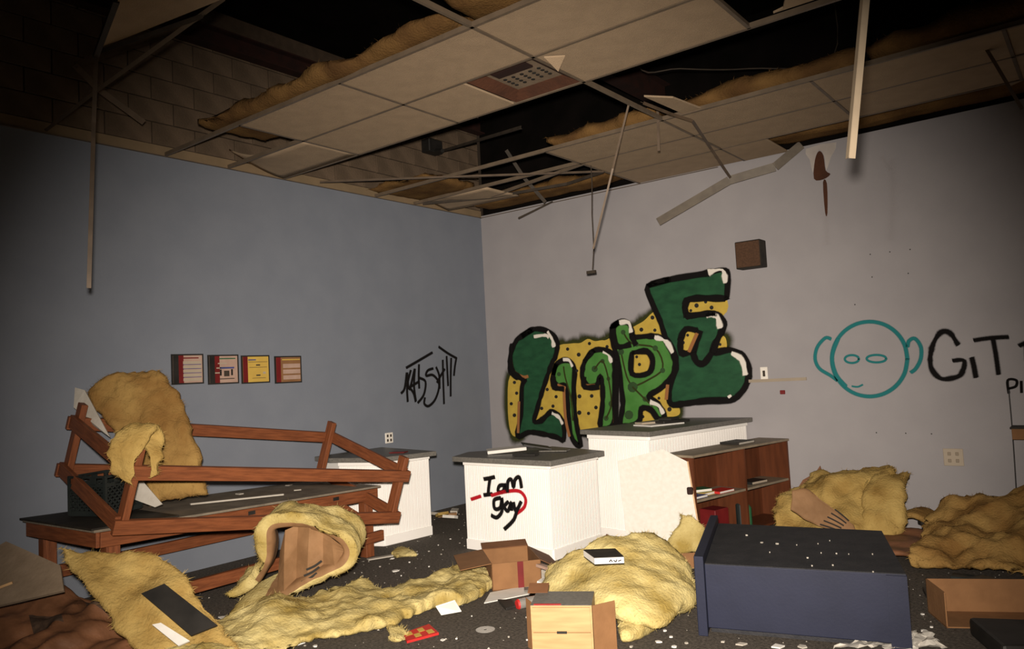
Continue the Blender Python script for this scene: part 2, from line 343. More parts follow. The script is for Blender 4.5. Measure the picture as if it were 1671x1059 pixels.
# ------------------------------------------------------------------ fluffy insulation
def batt(name, label, sections, thick, seed, m='batt', group='insulation batts', paper=None, res=.022, lump=.035, fuzz=.012, flip=False, cat='insulation', ragged=.04, fib=500, pm='kraft', kdrop=.004, fm=None, prints=()):
    """sections: (left, right) pairs along the batt; thickness grows to the normal side"""
    Ls = catmull([s[0] for s in sections], 8); Rs = catmull([s[1] for s in sections], 8)
    ln = sum(((Ls[i] + Rs[i]) / 2 - (Ls[i + 1] + Rs[i + 1]) / 2).length for i in range(len(Ls) - 1))
    n = max(8, int(ln / res)); wd = max((a - c).length for a, c in zip(Ls, Rs)); m_ = max(6, int(wd / res))
    def samp(P, t):
        f = t * (len(P) - 1); i = min(int(f), len(P) - 2); return P[i].lerp(P[i + 1], f - i)
    base = [[None] * (m_ + 1) for _ in range(n + 1)]
    for i in range(n + 1):
        a, c = samp(Ls, i / n), samp(Rs, i / n)
        for j in range(m_ + 1):
            s = j / m_; p = a.lerp(c, s); base[i][j] = p
    top, bot = [], []; vs, fs = [], []
    nor = [[None] * (m_ + 1) for _ in range(n + 1)]
    for i in range(n + 1):
        for j in range(m_ + 1):
            du = base[min(i + 1, n)][j] - base[max(i - 1, 0)][j]; dv = base[i][min(j + 1, m_)] - base[i][max(j - 1, 0)]
            k = du.cross(dv); k = k.normalized() if k.length > 1e-9 else V((0, 0, 1))
            nor[i][j] = -k if flip else k
    def edge(t): return (1 - abs(2 * t - 1) ** 6) ** .5 if 0 < t < 1 else 0
    for layer in (0, 1):
        for i in range(n + 1):
            for j in range(m_ + 1):
                p, k = base[i][j], nor[i][j]; s, t2 = j / m_, i / n
                e = .25 + .75 * min(edge(s), edge(t2))
                if layer == 0:
                    q = p + k * thick * (.5 - .5 * e) + k * (lump * .25 * nz(p, 4, seed))
                else:
                    q = p + k * (thick * (.5 + .5 * e) + lump * nz(p, 3.1, seed) + .45 * lump * nz(p, 8, seed + 3) + .7 * fuzz * nz(p, 22, seed + 9) + .3 * fuzz * nz(p, 50, seed + 5))
                # ragged outline
                du = (base[min(i + 1, n)][j] - base[max(i - 1, 0)][j]); dv = (base[i][min(j + 1, m_)] - base[i][max(j - 1, 0)])
                du = du.normalized() if du.length > 1e-9 else V((0, 0, 0)); dv = dv.normalized() if dv.length > 1e-9 else V((0, 0, 0))
                ws, wt = max(0, abs(2 * s - 1) - .5) * 2, max(0, abs(2 * t2 - 1) - .7) * 3.3
                q = q + dv * (ragged * ws * (nz(p, 6, seed + 21) + .6 * nz(p, 19, seed + 2))) + du * (ragged * wt * (nz(p, 6, seed + 33) + .6 * nz(p, 21, seed + 8)))
                vs.append(q)
    W = m_ + 1; T = (n + 1) * W
    for i in range(n):
        for j in range(m_):
            a = i * W + j
            fs += [(a, a + W, a + W + 1, a + 1), (T + a, T + a + 1, T + a + W + 1, T + a + W)]
    for i in range(n):
        for a, sgn in ((i * W, 1), (i * W + m_, 0)):
            f = (a, T + a, T + a + W, a + W); fs.append(f if sgn else f[::-1])
    for j in range(m_):
        for a, sgn in ((j, 0), (n * W + j, 1)):
            f = (a, T + a, T + a + 1, a + 1); fs.append(f if sgn else f[::-1])
    ctr = sum(((base[i][m_ // 2]) for i in range(n + 1)), V((0, 0, 0))) / (n + 1)
    t = thing(name, label, cat, (ctr.x, ctr.y, min(v.z for v in vs)), group)
    fl = obj('fibreglass', (vs, fs), m, t, True)
    if paper:
        pv = []; pf = []
        for i in range(n + 1):
            for j in range(W):
                p = vs[i * W + j] - nor[i][j] * (kdrop + .006 * abs(nz(base[i][j], 9, seed)))
                pv.append(p)
        a0, a1, b0, b1 = paper
        for i in range(int(a0 * n), int(a1 * n)):
            for j in range(int(b0 * m_), int(b1 * m_)):
                a = i * W + j; pf.append((a, a + W, a + W + 1, a + 1))
        po = obj('paper_facing', (pv, pf), pm, t, True); po['label'] = 'brown kraft paper facing'
    for a0, a1, b0, b1 in prints:
        i0, i1, j0, j1 = int(a0 * n), int(a1 * n), int(b0 * m_), int(b1 * m_); pv = []; pf = []; w2 = j1 - j0 + 1
        for i in range(i0, i1 + 1):
            for j in range(j0, j1 + 1): pv.append(vs[T + i * W + j] + nor[i][j] * .003)
        for i in range(i1 - i0):
            for j in range(j1 - j0): a = i * w2 + j; pf.append((a, a + w2, a + w2 + 1, a + 1))
        obj('printed_patch', (pv, pf), 'ink', t, True)
    # loose fibres that stand off the surface
    rnd = random.Random(seed); fv, ff = [], []
    for _ in range(fib):
        if rnd.random() < .55:
            i, j = rnd.randint(0, n), rnd.choice((0, m_, 1, m_ - 1))
        elif rnd.random() < .4:
            i, j = rnd.choice((0, n)), rnd.randint(0, m_)
        else:
            i, j = rnd.randint(0, n), rnd.randint(0, m_)
        p = vs[T + i * W + j]; out = (p - (base[i][m_ // 2] + nor[i][j] * thick * .3))
        out = out.normalized() if out.length > 1e-6 else nor[i][j]
        d = (out + V((rnd.gauss(0, .7), rnd.gauss(0, .7), rnd.gauss(0, .7)))).normalized() * rnd.uniform(.012, .042)
        sd = d.cross(V((rnd.random(), rnd.random(), rnd.random()))).normalized() * .0022
        c = len(fv); fv += [p - sd - d * .2, p + sd - d * .2, p + d + sd * 2 * rnd.uniform(-1, 1)]; ff.append((c, c + 1, c + 2))
    if fib:
        fo = obj('loose_fibres', (fv, ff), fm or m, t); fo['kind'] = 'stuff'
    return t

# batts lying on top of the tiles
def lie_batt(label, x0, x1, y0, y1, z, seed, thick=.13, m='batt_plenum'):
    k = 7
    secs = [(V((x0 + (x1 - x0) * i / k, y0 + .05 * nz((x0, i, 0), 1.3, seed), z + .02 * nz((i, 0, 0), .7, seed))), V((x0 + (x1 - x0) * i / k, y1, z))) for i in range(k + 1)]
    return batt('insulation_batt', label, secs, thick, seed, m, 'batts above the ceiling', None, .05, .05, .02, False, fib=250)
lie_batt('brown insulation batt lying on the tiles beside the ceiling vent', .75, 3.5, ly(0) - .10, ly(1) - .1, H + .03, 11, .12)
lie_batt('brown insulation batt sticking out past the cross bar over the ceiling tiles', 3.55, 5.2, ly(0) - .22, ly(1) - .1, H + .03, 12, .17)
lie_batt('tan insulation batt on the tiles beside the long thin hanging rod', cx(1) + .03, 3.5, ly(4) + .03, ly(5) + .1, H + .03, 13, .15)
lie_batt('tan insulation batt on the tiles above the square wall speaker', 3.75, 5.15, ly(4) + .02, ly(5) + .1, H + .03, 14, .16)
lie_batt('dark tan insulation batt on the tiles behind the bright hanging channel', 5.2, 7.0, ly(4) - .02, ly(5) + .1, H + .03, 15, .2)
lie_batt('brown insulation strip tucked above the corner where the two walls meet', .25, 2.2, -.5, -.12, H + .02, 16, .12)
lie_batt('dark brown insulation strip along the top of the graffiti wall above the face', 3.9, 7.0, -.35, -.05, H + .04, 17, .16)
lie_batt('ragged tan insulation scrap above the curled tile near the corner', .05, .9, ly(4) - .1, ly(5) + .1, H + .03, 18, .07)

# ------------------------------------------------------------------ bent and hanging ceiling metal
def hang(name, label, pts, m='tee_bronze', fw=.024, wh=.034, up=None, cat='ceiling bar', group='bent ceiling bars'):
    pts = [V(p) for p in pts]
    if up is None: up = (CAM - pts[0]).normalized() * -1
    b = bm_()
    for p, q in zip(pts, pts[1:]): tee_mesh(b, p, q, fw, wh, up)
    o = obj(name, b, m)
    return tag(o, label, cat, group)
hang('hanging_runner', 'long bronze ceiling bar hanging straight down in front of the blue wall', [at(157, 92, z=H - .01), at(153, 200, x=at(157, 92, z=H).x), at(145, 470, x=at(157, 92, z=H).x)])
hang('bent_runner', 'ceiling bar bent into a sharp V under the missing tiles by the blue wall', [at(325, 28, x=.85), at(240, 66, x=.75), at(122, 106, x=.65), at(160, 145, x=.62), at(235, 200, x=.62)], fw=.045, wh=.03)
hang('fallen_runner', 'thin ceiling bar slanting from the blue wall up to the hanging tile', [at(74, 213, x=.02), at(160, 146, z=H + .01), at(365, -2, z=H + .05)], 'tee')
hang('bent_runner', 'short tilted bar along the edge of the hanging corner tile', [at(163, 84, z=H + .02), at(330, 26, z=H + .02)], 'tee_dark')
b = bm_(); q = [at(165, 78, z=H + .04), at(365, -2, z=H + .04), at(420, -90, z=H + .02), at(218, -70, z=H - .04)]; prism(b, q, (0, 0, .016))
tag(obj('loose_ceiling_tile', b, 'tile'), 'loose white ceiling tile tilting out of the grid above the V-bent bar', 'ceiling tile')
b = bm_(); bar(b, at(190, 0, z=H), at(156, 92, z=H), .03, .03); tag(obj('loose_batten', b, 'tee_dark'), 'dark batten along the free edge of the loose tilting tile', 'batten')
hang('hanging_rod', 'long thin rod hanging aslant from the bent cross bar beside the graffiti', [at(1027, 166, y=-2.35), at(1000, 275, y=-2.2), at(968, 406, y=-2.1)], 'tee_bronze', .016, .012)
b = bm_(); _t = at(966, 300, y=-1.1); tube(b, [V((_t.x, _t.y, H + .003)), _t, at(966, 350, y=-1.1), at(969, 405, y=-1.1), at(967, 440, y=-1.1)], .006)
t = thing('hanger_wire', 'dark hanger wire with a small clip dangling above the green graffiti', 'wire', at(967, 445, y=-1.1))
obj('wire', b, 'tee_dark', t); b = bm_(); c = at(965, 444, y=-1.1); cube(b, c, (.10, .03, .03)); obj('clip', b, 'tee_dark', t)
hang('hanging_runner', 'short bronze bar hanging straight down under the end of the cross bar', [at(1073, 176, y=-1.9), at(1075, 246, y=-1.9)], 'tee_bronze', .022, .02)
hang('bent_runner', 'cross bar that bends down from the missing tiles onto the fallen wall channel', [at(1050, 168, z=H - .04), at(1095, 186, z=H - .06), at(1130, 197, z=H - .09), at(1160, 242, y=-1.0), at(1192, 290, y=-.34)], 'tee_bronze', .024, .034)
hang('fallen_channel', 'wide pale metal channel fallen from the ceiling edge and slanting across the graffiti wall', [at(1074, 362, y=-.34), at(1190, 294, y=-.28), at(1265, 272, y=-.2), at(1308, 236, y=-.08)], 'tee_grey', .085, .04)
hang('hanging_channel', 'bright cream metal channel hanging straight down in front of the graffiti wall', [CAM + (at(1412, -60, y=0) - CAM) * .42, CAM + (at(1383, 258, y=0) - CAM) * .42], 'tee_cream', .036, .03, up=(.9, .6, 0))
hang('bent_runner', 'kinked ceiling bar hanging over the bare end of the graffiti wall', [at(1585, -30, y=-1.6), at(1590, 48, y=-1.6), at(1625, 105, y=-1.5), at(1668, 178, y=-1.4)], 'tee_bronze', .022, .03)
hang('bent_runner', 'thin light bar sagging level across the hole near the corner', [at(522, 298, z=H - .02), at(705, 291, z=H - .02), at(985, 281, z=H - .02)], 'tee_bronze', .022, .02, up=(0, 0, 1))
hang('bent_runner', 'thin bar running up from the corner tile to the missing tiles', [at(802, 322, z=H - .015), at(955, 268, z=H - .015)], 'tee', .024, .034, up=(0, 0, 1))
hang('bent_runner', 'dark thin bar crossing the hole below the sagging tile by the corner', [at(690, 334, z=H - .015), at(800, 324, z=H - .015), at(925, 302, z=H - .015), at(985, 282, z=H - .01)], 'tee_dark', .02, .03, up=(0, 0, 1))
hang('fallen_runner', 'dark strip dropping through the ceiling hole near the corner', [at(826, 245, y=-1.0), at(855, 290, y=-.8), at(890, 330, y=-.6)], 'tee_dark', .04, .01)
hang('fallen_runner', 'short dark stub poking out below the ceiling at the corner', [at(846, 356, y=-.4), at(902, 329, y=-.02)], 'tee_dark', .022, .02)
hang('fallen_runner', 'dark support bar above the hole with a small hanger bracket', [at(712, 251, x=.0), at(850, 210, z=H + .32)], 'tee_dark', .03, .03, up=(0, 0, 1))
t = thing('junction_box', 'small dark junction box on the block wall above the ceiling hole', 'junction box', at(705, 240, x=.08))
b = bm_(); cube(b, at(705, 240, x=.08), (.14, .24, .16), bev=.01); obj('box_body', b, 'black', t)
b = bm_(); cyl(b, at(712, 246, x=.16), at(722, 246, x=.30), .025, 10); obj('conduit', b, 'black', t)
b = bm_(); _q = [at(1040, 105, z=4.3), at(1110, 112, z=4.2), at(1220, 112, z=4.2), at(1360, 92, z=4.25)]; _q = [V((_q[0].x, _q[0].y, DECK))] + _q + [V((_q[3].x, _q[3].y, DECK))]; tube(b, catmull(_q, 6), .006)
tag(obj('sagging_cable', b, 'tee_dark'), 'thin cable sagging through the dark space above the missing tiles', 'cable')

# ------------------------------------------------------------------ paint on walls
def ribbons(name, strokes, wd, m, parent, nrm, conv, soft=.45, off=.003, n=5, jit=0.):
    """spray strokes: flat bands of paint on the surface"""
    for si, st in enumerate(strokes):
        vs, fs, fade = [], [], []
        k = wd
        if isinstance(st, tuple): st, k = st
        P = catmull([conv(*p) for p in st], n) if len(st) > 2 else [conv(*st[0]).lerp(conv(*st[1]), i / 4) for i in range(5)]
        P = [p + V(nrm) * (off + .00025 * si) for p in P]
        d0 = (P[1] - P[0]).normalized() * k * .4; d1 = (P[-1] - P[-2]).normalized() * k * .4
        P = [P[0] - d0] + P + [P[-1] + d1]
        base = len(vs)
        for i, p in enumerate(P):
            d = (P[min(i + 1, len(P) - 1)] - P[max(i - 1, 0)]).normalized(); s = d.cross(V(nrm)).normalized()
            end = i in (0, len(P) - 1)
            ww = k * (1 + jit * nz(p, 14, 3))
            for q, f in ((-.5 - soft, 0), (-.5 + soft * .4, 1), (.5 - soft * .4, 1), (.5 + soft, 0)):
                vs.append(p + s * ww * q); fade.append(0. if end else float(f))
        for i in range(len(P) - 1):
            for j in range(3):
                a = base + i * 4 + j; fs.append((a, a + 1, a + 5, a + 4))
        o = obj(name, (vs, fs), m, parent)
        A = o.data.attributes.new('fade', 'FLOAT', 'POINT'); A.data.foreach_set('value', fade)
def fill(name, polys, m, parent, nrm, conv, off, smooth=4):
    for P in polys:
        b = bm_()
        pts = catmull([conv(*p) for p in P], smooth, True) if smooth else [conv(*p) for p in P]
        b.free(); from mathutils.geometry import tessellate_polygon
        b = ([p + V(nrm) * off for p in pts], [tuple(f) for f in tessellate_polygon([pts])])
        obj(name, b, m, parent)
NR, NL = (0, -1, 0), (1, 0, 0)
cz = lambda X, Y: at(790 + .30225 * X, 420 + .30225 * Y, y=0)
t = thing('graffiti_piece', 'large green bubble-letter graffiti on a yellow dotted ground above the counters', 'graffiti', cz(760, 920))
L1 = [(205, 425), (260, 390), (320, 390), (375, 420), (397, 470), (385, 540), (370, 565), (340, 650), (310, 740), (285, 830), (270, 885), (310, 880), (360, 835), (400, 850), (430, 900), (430, 985), (390, 970), (300, 950), (240, 945), (180, 965), (200, 850), (205, 700), (220, 655), (165, 640), (140, 600), (145, 520), (175, 450)]
L2 = [(375, 630), (390, 580), (430, 555), (470, 565), (490, 610), (485, 700), (490, 800), (500, 900), (522, 1015), (480, 985), (462, 900), (450, 760), (440, 690), (405, 695), (375, 670)]
L3 = [(545, 560), (590, 505), (650, 500), (700, 530), (708, 640), (704, 760), (700, 900), (630, 918), (640, 800), (640, 700), (628, 640), (610, 690), (560, 692), (530, 640)]
L4 = [(690, 385), (730, 350), (780, 355), (800, 400), (805, 430), (900, 425), (970, 440), (1010, 500), (1035, 580), (1010, 650), (950, 710), (890, 750), (940, 790), (975, 860), (940, 872), (900, 822), (850, 818), (835, 890), (740, 908), (750, 800), (742, 700), (725, 560), (702, 480)]
L5 = [(885, 155), (1000, 120), (1180, 90), (1290, 68), (1315, 100), (1310, 220), (1290, 222), (1110, 228), (1097, 312), (1240, 300), (1290, 340), (1290, 390), (1250, 460), (1235, 512), (1330, 500), (1400, 530), (1432, 600), (1420, 680), (1380, 740), (1330, 770), (1200, 775), (1080, 790), (1010, 792), (1000, 720), (1035, 600), (1030, 520), (980, 430), (950, 340), (910, 250)]
YB = [[(140, 640), (225, 640), (215, 940), (170, 968), (140, 930), (128, 800)],
      [(330, 640), (385, 490), (470, 465), (520, 462), (560, 440), (600, 452), (650, 448), (695, 480), (705, 910), (640, 918), (520, 935), (430, 905), (260, 900)],
      [(795, 385), (860, 345), (930, 295), (990, 420), (900, 440), (790, 435)],
      [(1085, 225), (1295, 215), (1290, 315), (1085, 325)], [(1230, 470), (1280, 425), (1306, 440), (1304, 500), (1230, 508)],
      [(820, 810), (900, 805), (940, 895), (825, 895)], [(890, 740), (990, 700), (1050, 800), (1052, 850), (985, 862), (940, 850)]]
def halo(polys, m, wpx, strength):
    for P in polys:
        vs, fs, fade = [], [], []
        pts = catmull([cz(*p) for p in P], 4, True); n = len(pts); c = sum(pts, V((0, 0, 0))) / n; base = len(vs)
        area = sum(pts[i].x * pts[(i + 1) % n].z - pts[(i + 1) % n].x * pts[i].z for i in range(n)); sg = 1 if area > 0 else -1
        for i, p in enumerate(pts):
            d = (pts[(i + 1) % n] - pts[i - 1]).normalized(); o_ = V((d.z, 0, -d.x)) * sg
            vs += [p + V(NR) * .001 - o_ * .02, p + V(NR) * .001 + o_ * wpx * (.7 + .6 * nz(p, 9, 1))]; fade += [strength, 0.]
        for i in range(n):
            a, q = base + 2 * i, base + 2 * ((i + 1) % n); fs.append((a, q, q + 1, a + 1))
        o = obj('overspray', (vs, fs), m, t); A = o.data.attributes.new('fade', 'FLOAT', 'POINT'); A.data.foreach_set('value', fade)
halo([YB[0], YB[1], YB[2], YB[6], YB[4]], 's_olive', .16, 1.0); halo([L5, L1], 's_olive', .06, .8)
fill('yellow_ground', YB, 'g_yellow', t, NR, cz, .002)
fill('dark_letter', [L1], 'g_dark', t, NR, cz, .003)
for P in (L2, L3, L4): fill('light_letter', [P], 'g_light', t, NR, cz, .003)
fill('dark_letter', [L5], 'g_dark', t, NR, cz, .0035)
fill('yellow_window', [[(1098, 235), (1190, 228), (1288, 226), (1284, 308), (1190, 312), (1098, 314)], [(1060, 445), (1090, 388), (1128, 390), (1160, 402), (1122, 512), (1066, 515)], [(805, 515), (880, 512), (905, 560), (885, 620), (808, 625)]], 'g_yellow', t, NR, cz, .0042, 2)
PXM = (cz(100, 500) - cz(0, 500)).length / 100
ribbons('letter_outline', [P + P[:2] for P in (L1, L2, L3, L4, L5)] + [[(1060, 445), (1090, 388), (1150, 395)], [(1062, 440), (1066, 515), (1120, 512)], [(1165, 400), (1130, 510)], [(1240, 500), (1190, 570), (1150, 565), (1130, 520)], [(1240, 510), (1280, 400)], [(1095, 318), (1094, 232), (1190, 222), (1292, 222)], [(1095, 318), (1190, 306), (1250, 302)], [(805, 515), (880, 508), (912, 560), (888, 625), (800, 628), (800, 515)], [(800, 430), (820, 470)], [(720, 560), (712, 905)], [(700, 390), (720, 480), (790, 470)], [(540, 650), (545, 700), (620, 700)], [(375, 650), (380, 700), (430, 710)], [(150, 470), (150, 600), (215, 665)]], PXM * 17, 's_black', t, NR, cz, .3, .005, 4, .4)
ribbons('brown_inner_line', [[(148, 560), (162, 615), (210, 645), (238, 642)], [(535, 650), (545, 690), (600, 692)], [(716, 720), (706, 890)], [(432, 700), (440, 860), (462, 965)], [(190, 780), (185, 945)], [(1150, 412), (1108, 508)], [(908, 525), (900, 600)], [(992, 690), (985, 765)], [(400, 690), (440, 705)]], PXM * 10, 's_orange', t, NR, cz, .3, .006, 4)  # orange-brown paint strokes inside the letters
ribbons('white_highlight', [([(272, 428), (330, 420), (350, 430)], PXM * 9), ([(345, 402), (370, 445), (378, 482)], PXM * 10), ([(1215, 82), (1288, 68), (1303, 135)], PXM * 12), ([(1205, 312), (1258, 318), (1275, 378)], PXM * 14), ([(1340, 518), (1392, 552), (1412, 632)], PXM * 12), ([(925, 432), (985, 455), (1018, 512)], PXM * 12), ([(735, 352), (782, 352), (795, 402)], PXM * 12), ([(645, 512), (675, 530), (688, 566)], PXM * 10), ([(430, 552), (460, 555), (478, 588)], PXM * 9), ([(370, 842), (405, 862), (425, 898)], PXM * 10), ([(900, 782), (945, 800), (968, 842)], PXM * 10), ([(1320, 755), (1335, 745)], PXM * 5)], PXM * 16, 's_white', t, NR, cz, .4, .007, 4, .8)
def disc(c, r, conv, n=9): return [(c[0] + r * math.cos(2 * math.pi * i / n), c[1] + r * math.sin(2 * math.pi * i / n) * 1.05) for i in range(n)]
dots = [(165, 675, 9), (177, 733, 9), (148, 790, 9), (165, 852, 10), (452, 495, 9), (512, 525, 11), (570, 465, 9), (665, 482, 9), (342, 713, 9), (390, 752, 9), (312, 815, 9), (373, 803, 9), (502, 612, 8), (516, 750, 11), (582, 748, 10), (605, 810, 10), (515, 838, 12), (565, 842, 9), (850, 390, 11), (910, 325, 11), (923, 393, 9), (1197, 240, 9), (1148, 260, 12), (1117, 287, 8), (1229, 271, 11), (1100, 420, 8), (1075, 460, 10), (825, 537, 8), (840, 578, 9), (858, 860, 9), (1002, 820, 12), (945, 760, 8), (1275, 470, 8)]
fill('black_dot', [disc(d, d[2], cz) for d in dots], 'black', t, NR, cz, .0055, 0)
gd = [(752, 404, 13), (740, 510, 17), (925, 490, 15), (965, 610, 14), (803, 700, 28), (783, 850, 24), (598, 602, 17), (405, 630, 11), (660, 868, 14), (640, 560, 12), (672, 655, 11), (688, 790, 16), (870, 765, 14), (825, 470, 12)]
fill('green_dot', [disc(d, d[2], cz) for d in gd], 'g_dot', t, NR, cz, .0052, 0)
ribbons('dark_vein_line', [[(752, 404), (800, 465), (925, 490), (965, 600), (880, 665), (803, 700)], [(803, 700), (770, 640), (740, 510)], [(598, 602), (640, 560), (672, 655), (688, 790), (660, 868)], [(803, 700), (870, 765), (910, 800)], [(430, 590), (440, 650), (470, 760), (480, 880)]], PXM * 5, 's_olive', t, NR, cz, .3, .0048, 4)

t7 = lambda X, Y: at(620 + .2078 * X, 540 + .2078 * Y, x=0)
t = thing('graffiti_tag', 'black spray-painted tag in spiky letters on the blue wall', 'graffiti', t7(380, 600))
ribbons('spray_line', [[(205, 290), (300, 235), (410, 170)], [(460, 125), (530, 175), (600, 215)], [(165, 490), (192, 450), (208, 330)], [(240, 310), (212, 430), (216, 555)], [(212, 330), (228, 460), (270, 300)], [(230, 445), (262, 490), (278, 555)], [(272, 300), (265, 430), (280, 550)], [(304, 265), (302, 360), (306, 450)], [(235, 440), (300, 400)], [(310, 370), (355, 400), (342, 500), (295, 565)], [(415, 295), (372, 312), (360, 352), (410, 346), (452, 390), (460, 450), (430, 540), (380, 590), (346, 572), (350, 525)], [(438, 285), (462, 350), (466, 452)], [(445, 405), (475, 350), (505, 300)], [(490, 230), (494, 400), (500, 572)], [(520, 200), (526, 320), (532, 430)], [(556, 215), (552, 360), (552, 512)], [(597, 210), (585, 280), (578, 350)]], .024, 's_black', t, NL, t7, .4, .004, 5)

z6 = lambda X, Y: at(1180 + .3211 * X, 460 + .3211 * Y, y=0)
t = thing('face_drawing', 'plain round face with two ears sprayed in teal outline on the pale wall', 'graffiti', z6(745, 580))
circ = [(745 + 192 * math.cos(a), 392 + 190 * math.sin(a)) for a in [i * math.pi / 8 for i in range(17)]]
ribbons('head_outline', [circ, [(585, 290), (555, 380), (575, 470), (625, 530)]], .026, 's_teal', t, NR, z6, .4, .004)
ribbons('ear_outline', [[(548, 290), (520, 285), (480, 330), (468, 390), (490, 440), (545, 475), (580, 500)]], .024, 's_teal', t, NR, z6, .4, .004)
ribbons('ear_outline', [[(938, 330), (945, 300), (975, 288), (1005, 330), (1005, 390), (980, 440), (955, 460)]], .024, 's_teal', t, NR, z6, .4, .004)
for e in ((655, 392, 36, 20), (780, 390, 50, 19)):
    ribbons('eye_outline', [[(e[0] + e[2] * math.cos(a), e[1] + e[3] * math.sin(a)) for a in [i * math.pi / 5 for i in range(11)]]], .015, 's_teal', t, NR, z6, .4, .004)
ribbons('mouth_line', [[(655, 530), (685, 533), (710, 522)]], .012, 's_teal', t, NR, z6, .4, .004)
t = thing('graffiti_lettering', 'blurry black sprayed letters starting with a big G beside the teal face', 'graffiti', z6(1300, 490))
ribbons('spray_letter', [[(1195, 320), (1150, 258), (1100, 262), (1060, 340), (1056, 430), (1100, 488), (1160, 490), (1210, 468), (1226, 402), (1168, 400)]], .024, 's_black', t, NR, z6, .8, .004, 5, .5)
ribbons('spray_letter', [[(1264, 385), (1275, 430), (1285, 485)]], .024, 's_black', t, NR, z6, .8, .004)
ribbons('spray_letter', [[(1275, 297), (1360, 285), (1450, 280)], [(1372, 290), (1388, 380), (1400, 470)]], .02, 's_black', t, NR, z6, .9, .004)
ribbons('spray_letter', [[(1505, 325), (1560, 300), (1600, 300)], [(1540, 310), (1545, 400)]], .02, 's_black', t, NR, z6, .9, .004)
t = thing('marker_lettering', 'thin black marker letters low on the pale wall by the wall cable', 'graffiti', z6(1480, 565))
ribbons('marker_letter', [[(1452, 565), (1447, 500), (1490, 500), (1488, 530), (1452, 542)]], .017, 's_black', t, NR, z6, .25, .004)
ribbons('marker_letter', [[(1515, 505), (1517, 562)]], .017, 's_black', t, NR, z6, .25, .004)

# water damage and small things on the pale wall
zw = lambda X, Y: at(1100 + .4342 * X, .4342 * Y, y=0)
t = thing('wall_tear', 'dark brown torn hole and drip in the paint below the ceiling gap', 'wall damage', zw(560, 800))
fill('torn_paint', [[(545, 568), (562, 585), (570, 640), (588, 655), (560, 675), (526, 672), (530, 600)], [(560, 685), (575, 690), (577, 800), (568, 800)]], 'sheathing', t, NR, zw, .004, 3)
fill('peeled_edge', [[(495, 560), (610, 535), (590, 590), (572, 640), (566, 590), (545, 562), (530, 600), (522, 650), (510, 600)]], 'peel', t, NR, zw, .003, 2)
t = thing('water_stain', 'faint brown water runs on the pale wall below the ceiling gap', 'stain', zw(700, 950))
ribbons('stain_run', [([(572, 800), (575, 920)], .05), ([(820, 600), (822, 760), (815, 900)], .05), ([(780, 590), (815, 640)], .03)], .05, 's_stain', t, NR, zw, .9, .0015)
for o in t.children:
    for d in o.data.attributes['fade'].data: d.value *= .12
t = thing('wall_speaker', 'small square brown speaker box mounted high on the pale wall', 'speaker', at(1230, 440, y=-.1))
sp = at(1226, 416, y=-.075); b = bm_(); cube(b, (sp.x, -.085, sp.z), (.26, .17, .275), bev=.006); obj('speaker_box', b, 'black_board', t)
b = bm_(); cube(b, (sp.x, -.174, sp.z), (.245, .01, .255), bev=.004); obj('speaker_grille', b, 'speaker_brown', t)
def plate(name, label, c, n, s, m, slots):
    t = thing(name, label, 'outlet' if 'outlet' in name else 'switch', c - V((0, 0, s[1] / 2)))
    b = bm_(); n = V(n); side = V((0, 0, 1)).cross(n)
    rot = Matrix((side, n, V((0, 0, 1)))).transposed()
    cube(b, c + n * .004, (s[0], .008, s[1]), bev=.003, rot=rot); obj('face_plate', b, m, t)
    for x, z in slots:
        b = bm_(); cube(b, c + n * .009 + side * x + V((0, 0, z)), (.026, .006, .03), bev=.003, rot=rot); obj('socket', b, 'tee_dark' if m != 'plate_cream' else 'socket_dull', t)
q4 = [(-.024, .024), (.024, .024), (-.024, -.026), (.024, -.026)]
plate('wall_outlet', 'white four-socket outlet plate on the blue wall above the small counter', at(634.5, 714.5, x=0), NL, (.115, .115), 'plate_white', q4)
plate('wall_outlet', 'cream double outlet plate low on the bare pale wall', at(1556, 746, y=0), NR, (.155, .15), 'plate_cream', [(-.03, .03), (.03, .03), (-.03, -.03), (.03, -.03)])
plate('wall_switch', 'bright white switch plate on the pale wall beside the green graffiti', at(1247, 609, y=0), NR, (.075, .125), 'plate_white', [(0, .012), (0, -.018)])
b = bm_(); bar(b, at(1222, 622, y=-.006), at(1316, 618, y=-.006), .012, .03); tag(obj('wall_batten', b, 'strip_dull'), 'thin pale wooden strip on the wall below the white switch plate', 'strip')
b = bm_(); cube(b, at(1277, 640, y=-.008), (.05, .016, .04), bev=.004); tag(obj('red_label', b, 'dark_red'), 'small dark red square stuck to the pale wall below the switch', 'label')
b = bm_(); tube(b, catmull([at(1646, 636, y=-.01), at(1651, 690, y=-.012), at(1656, 760, y=-.012), at(1662, 860, y=-.012)], 5), .005)
tag(obj('wall_cable', b, 'black'), 'thin black cable running down the pale wall from the marker letters', 'cable')
t = thing('wall_shelf', 'short brown wooden shelf on the pale wall below the marker letters', 'shelf', at(1665, 716, y=-.1))
a = at(1655, 705, y=-.02); b = bm_(); cube(b, (a.x + .3, -.11, a.z), (.6, .2, .09), bev=.004); obj('shelf_box', b, 'cardboard', t)
b = bm_(); cube(b, (a.x + .3, -.11, a.z + .05), (.62, .22, .012)); obj('shelf_top', b, 'black_board', t)
b = bm_(); cube(b, (a.x + .45, -.09, a.z - .35), (.5, .16, .6), bev=.01); obj('shadow_block', b, 'black', t)  # black block standing in for the dark shadow below the shelf
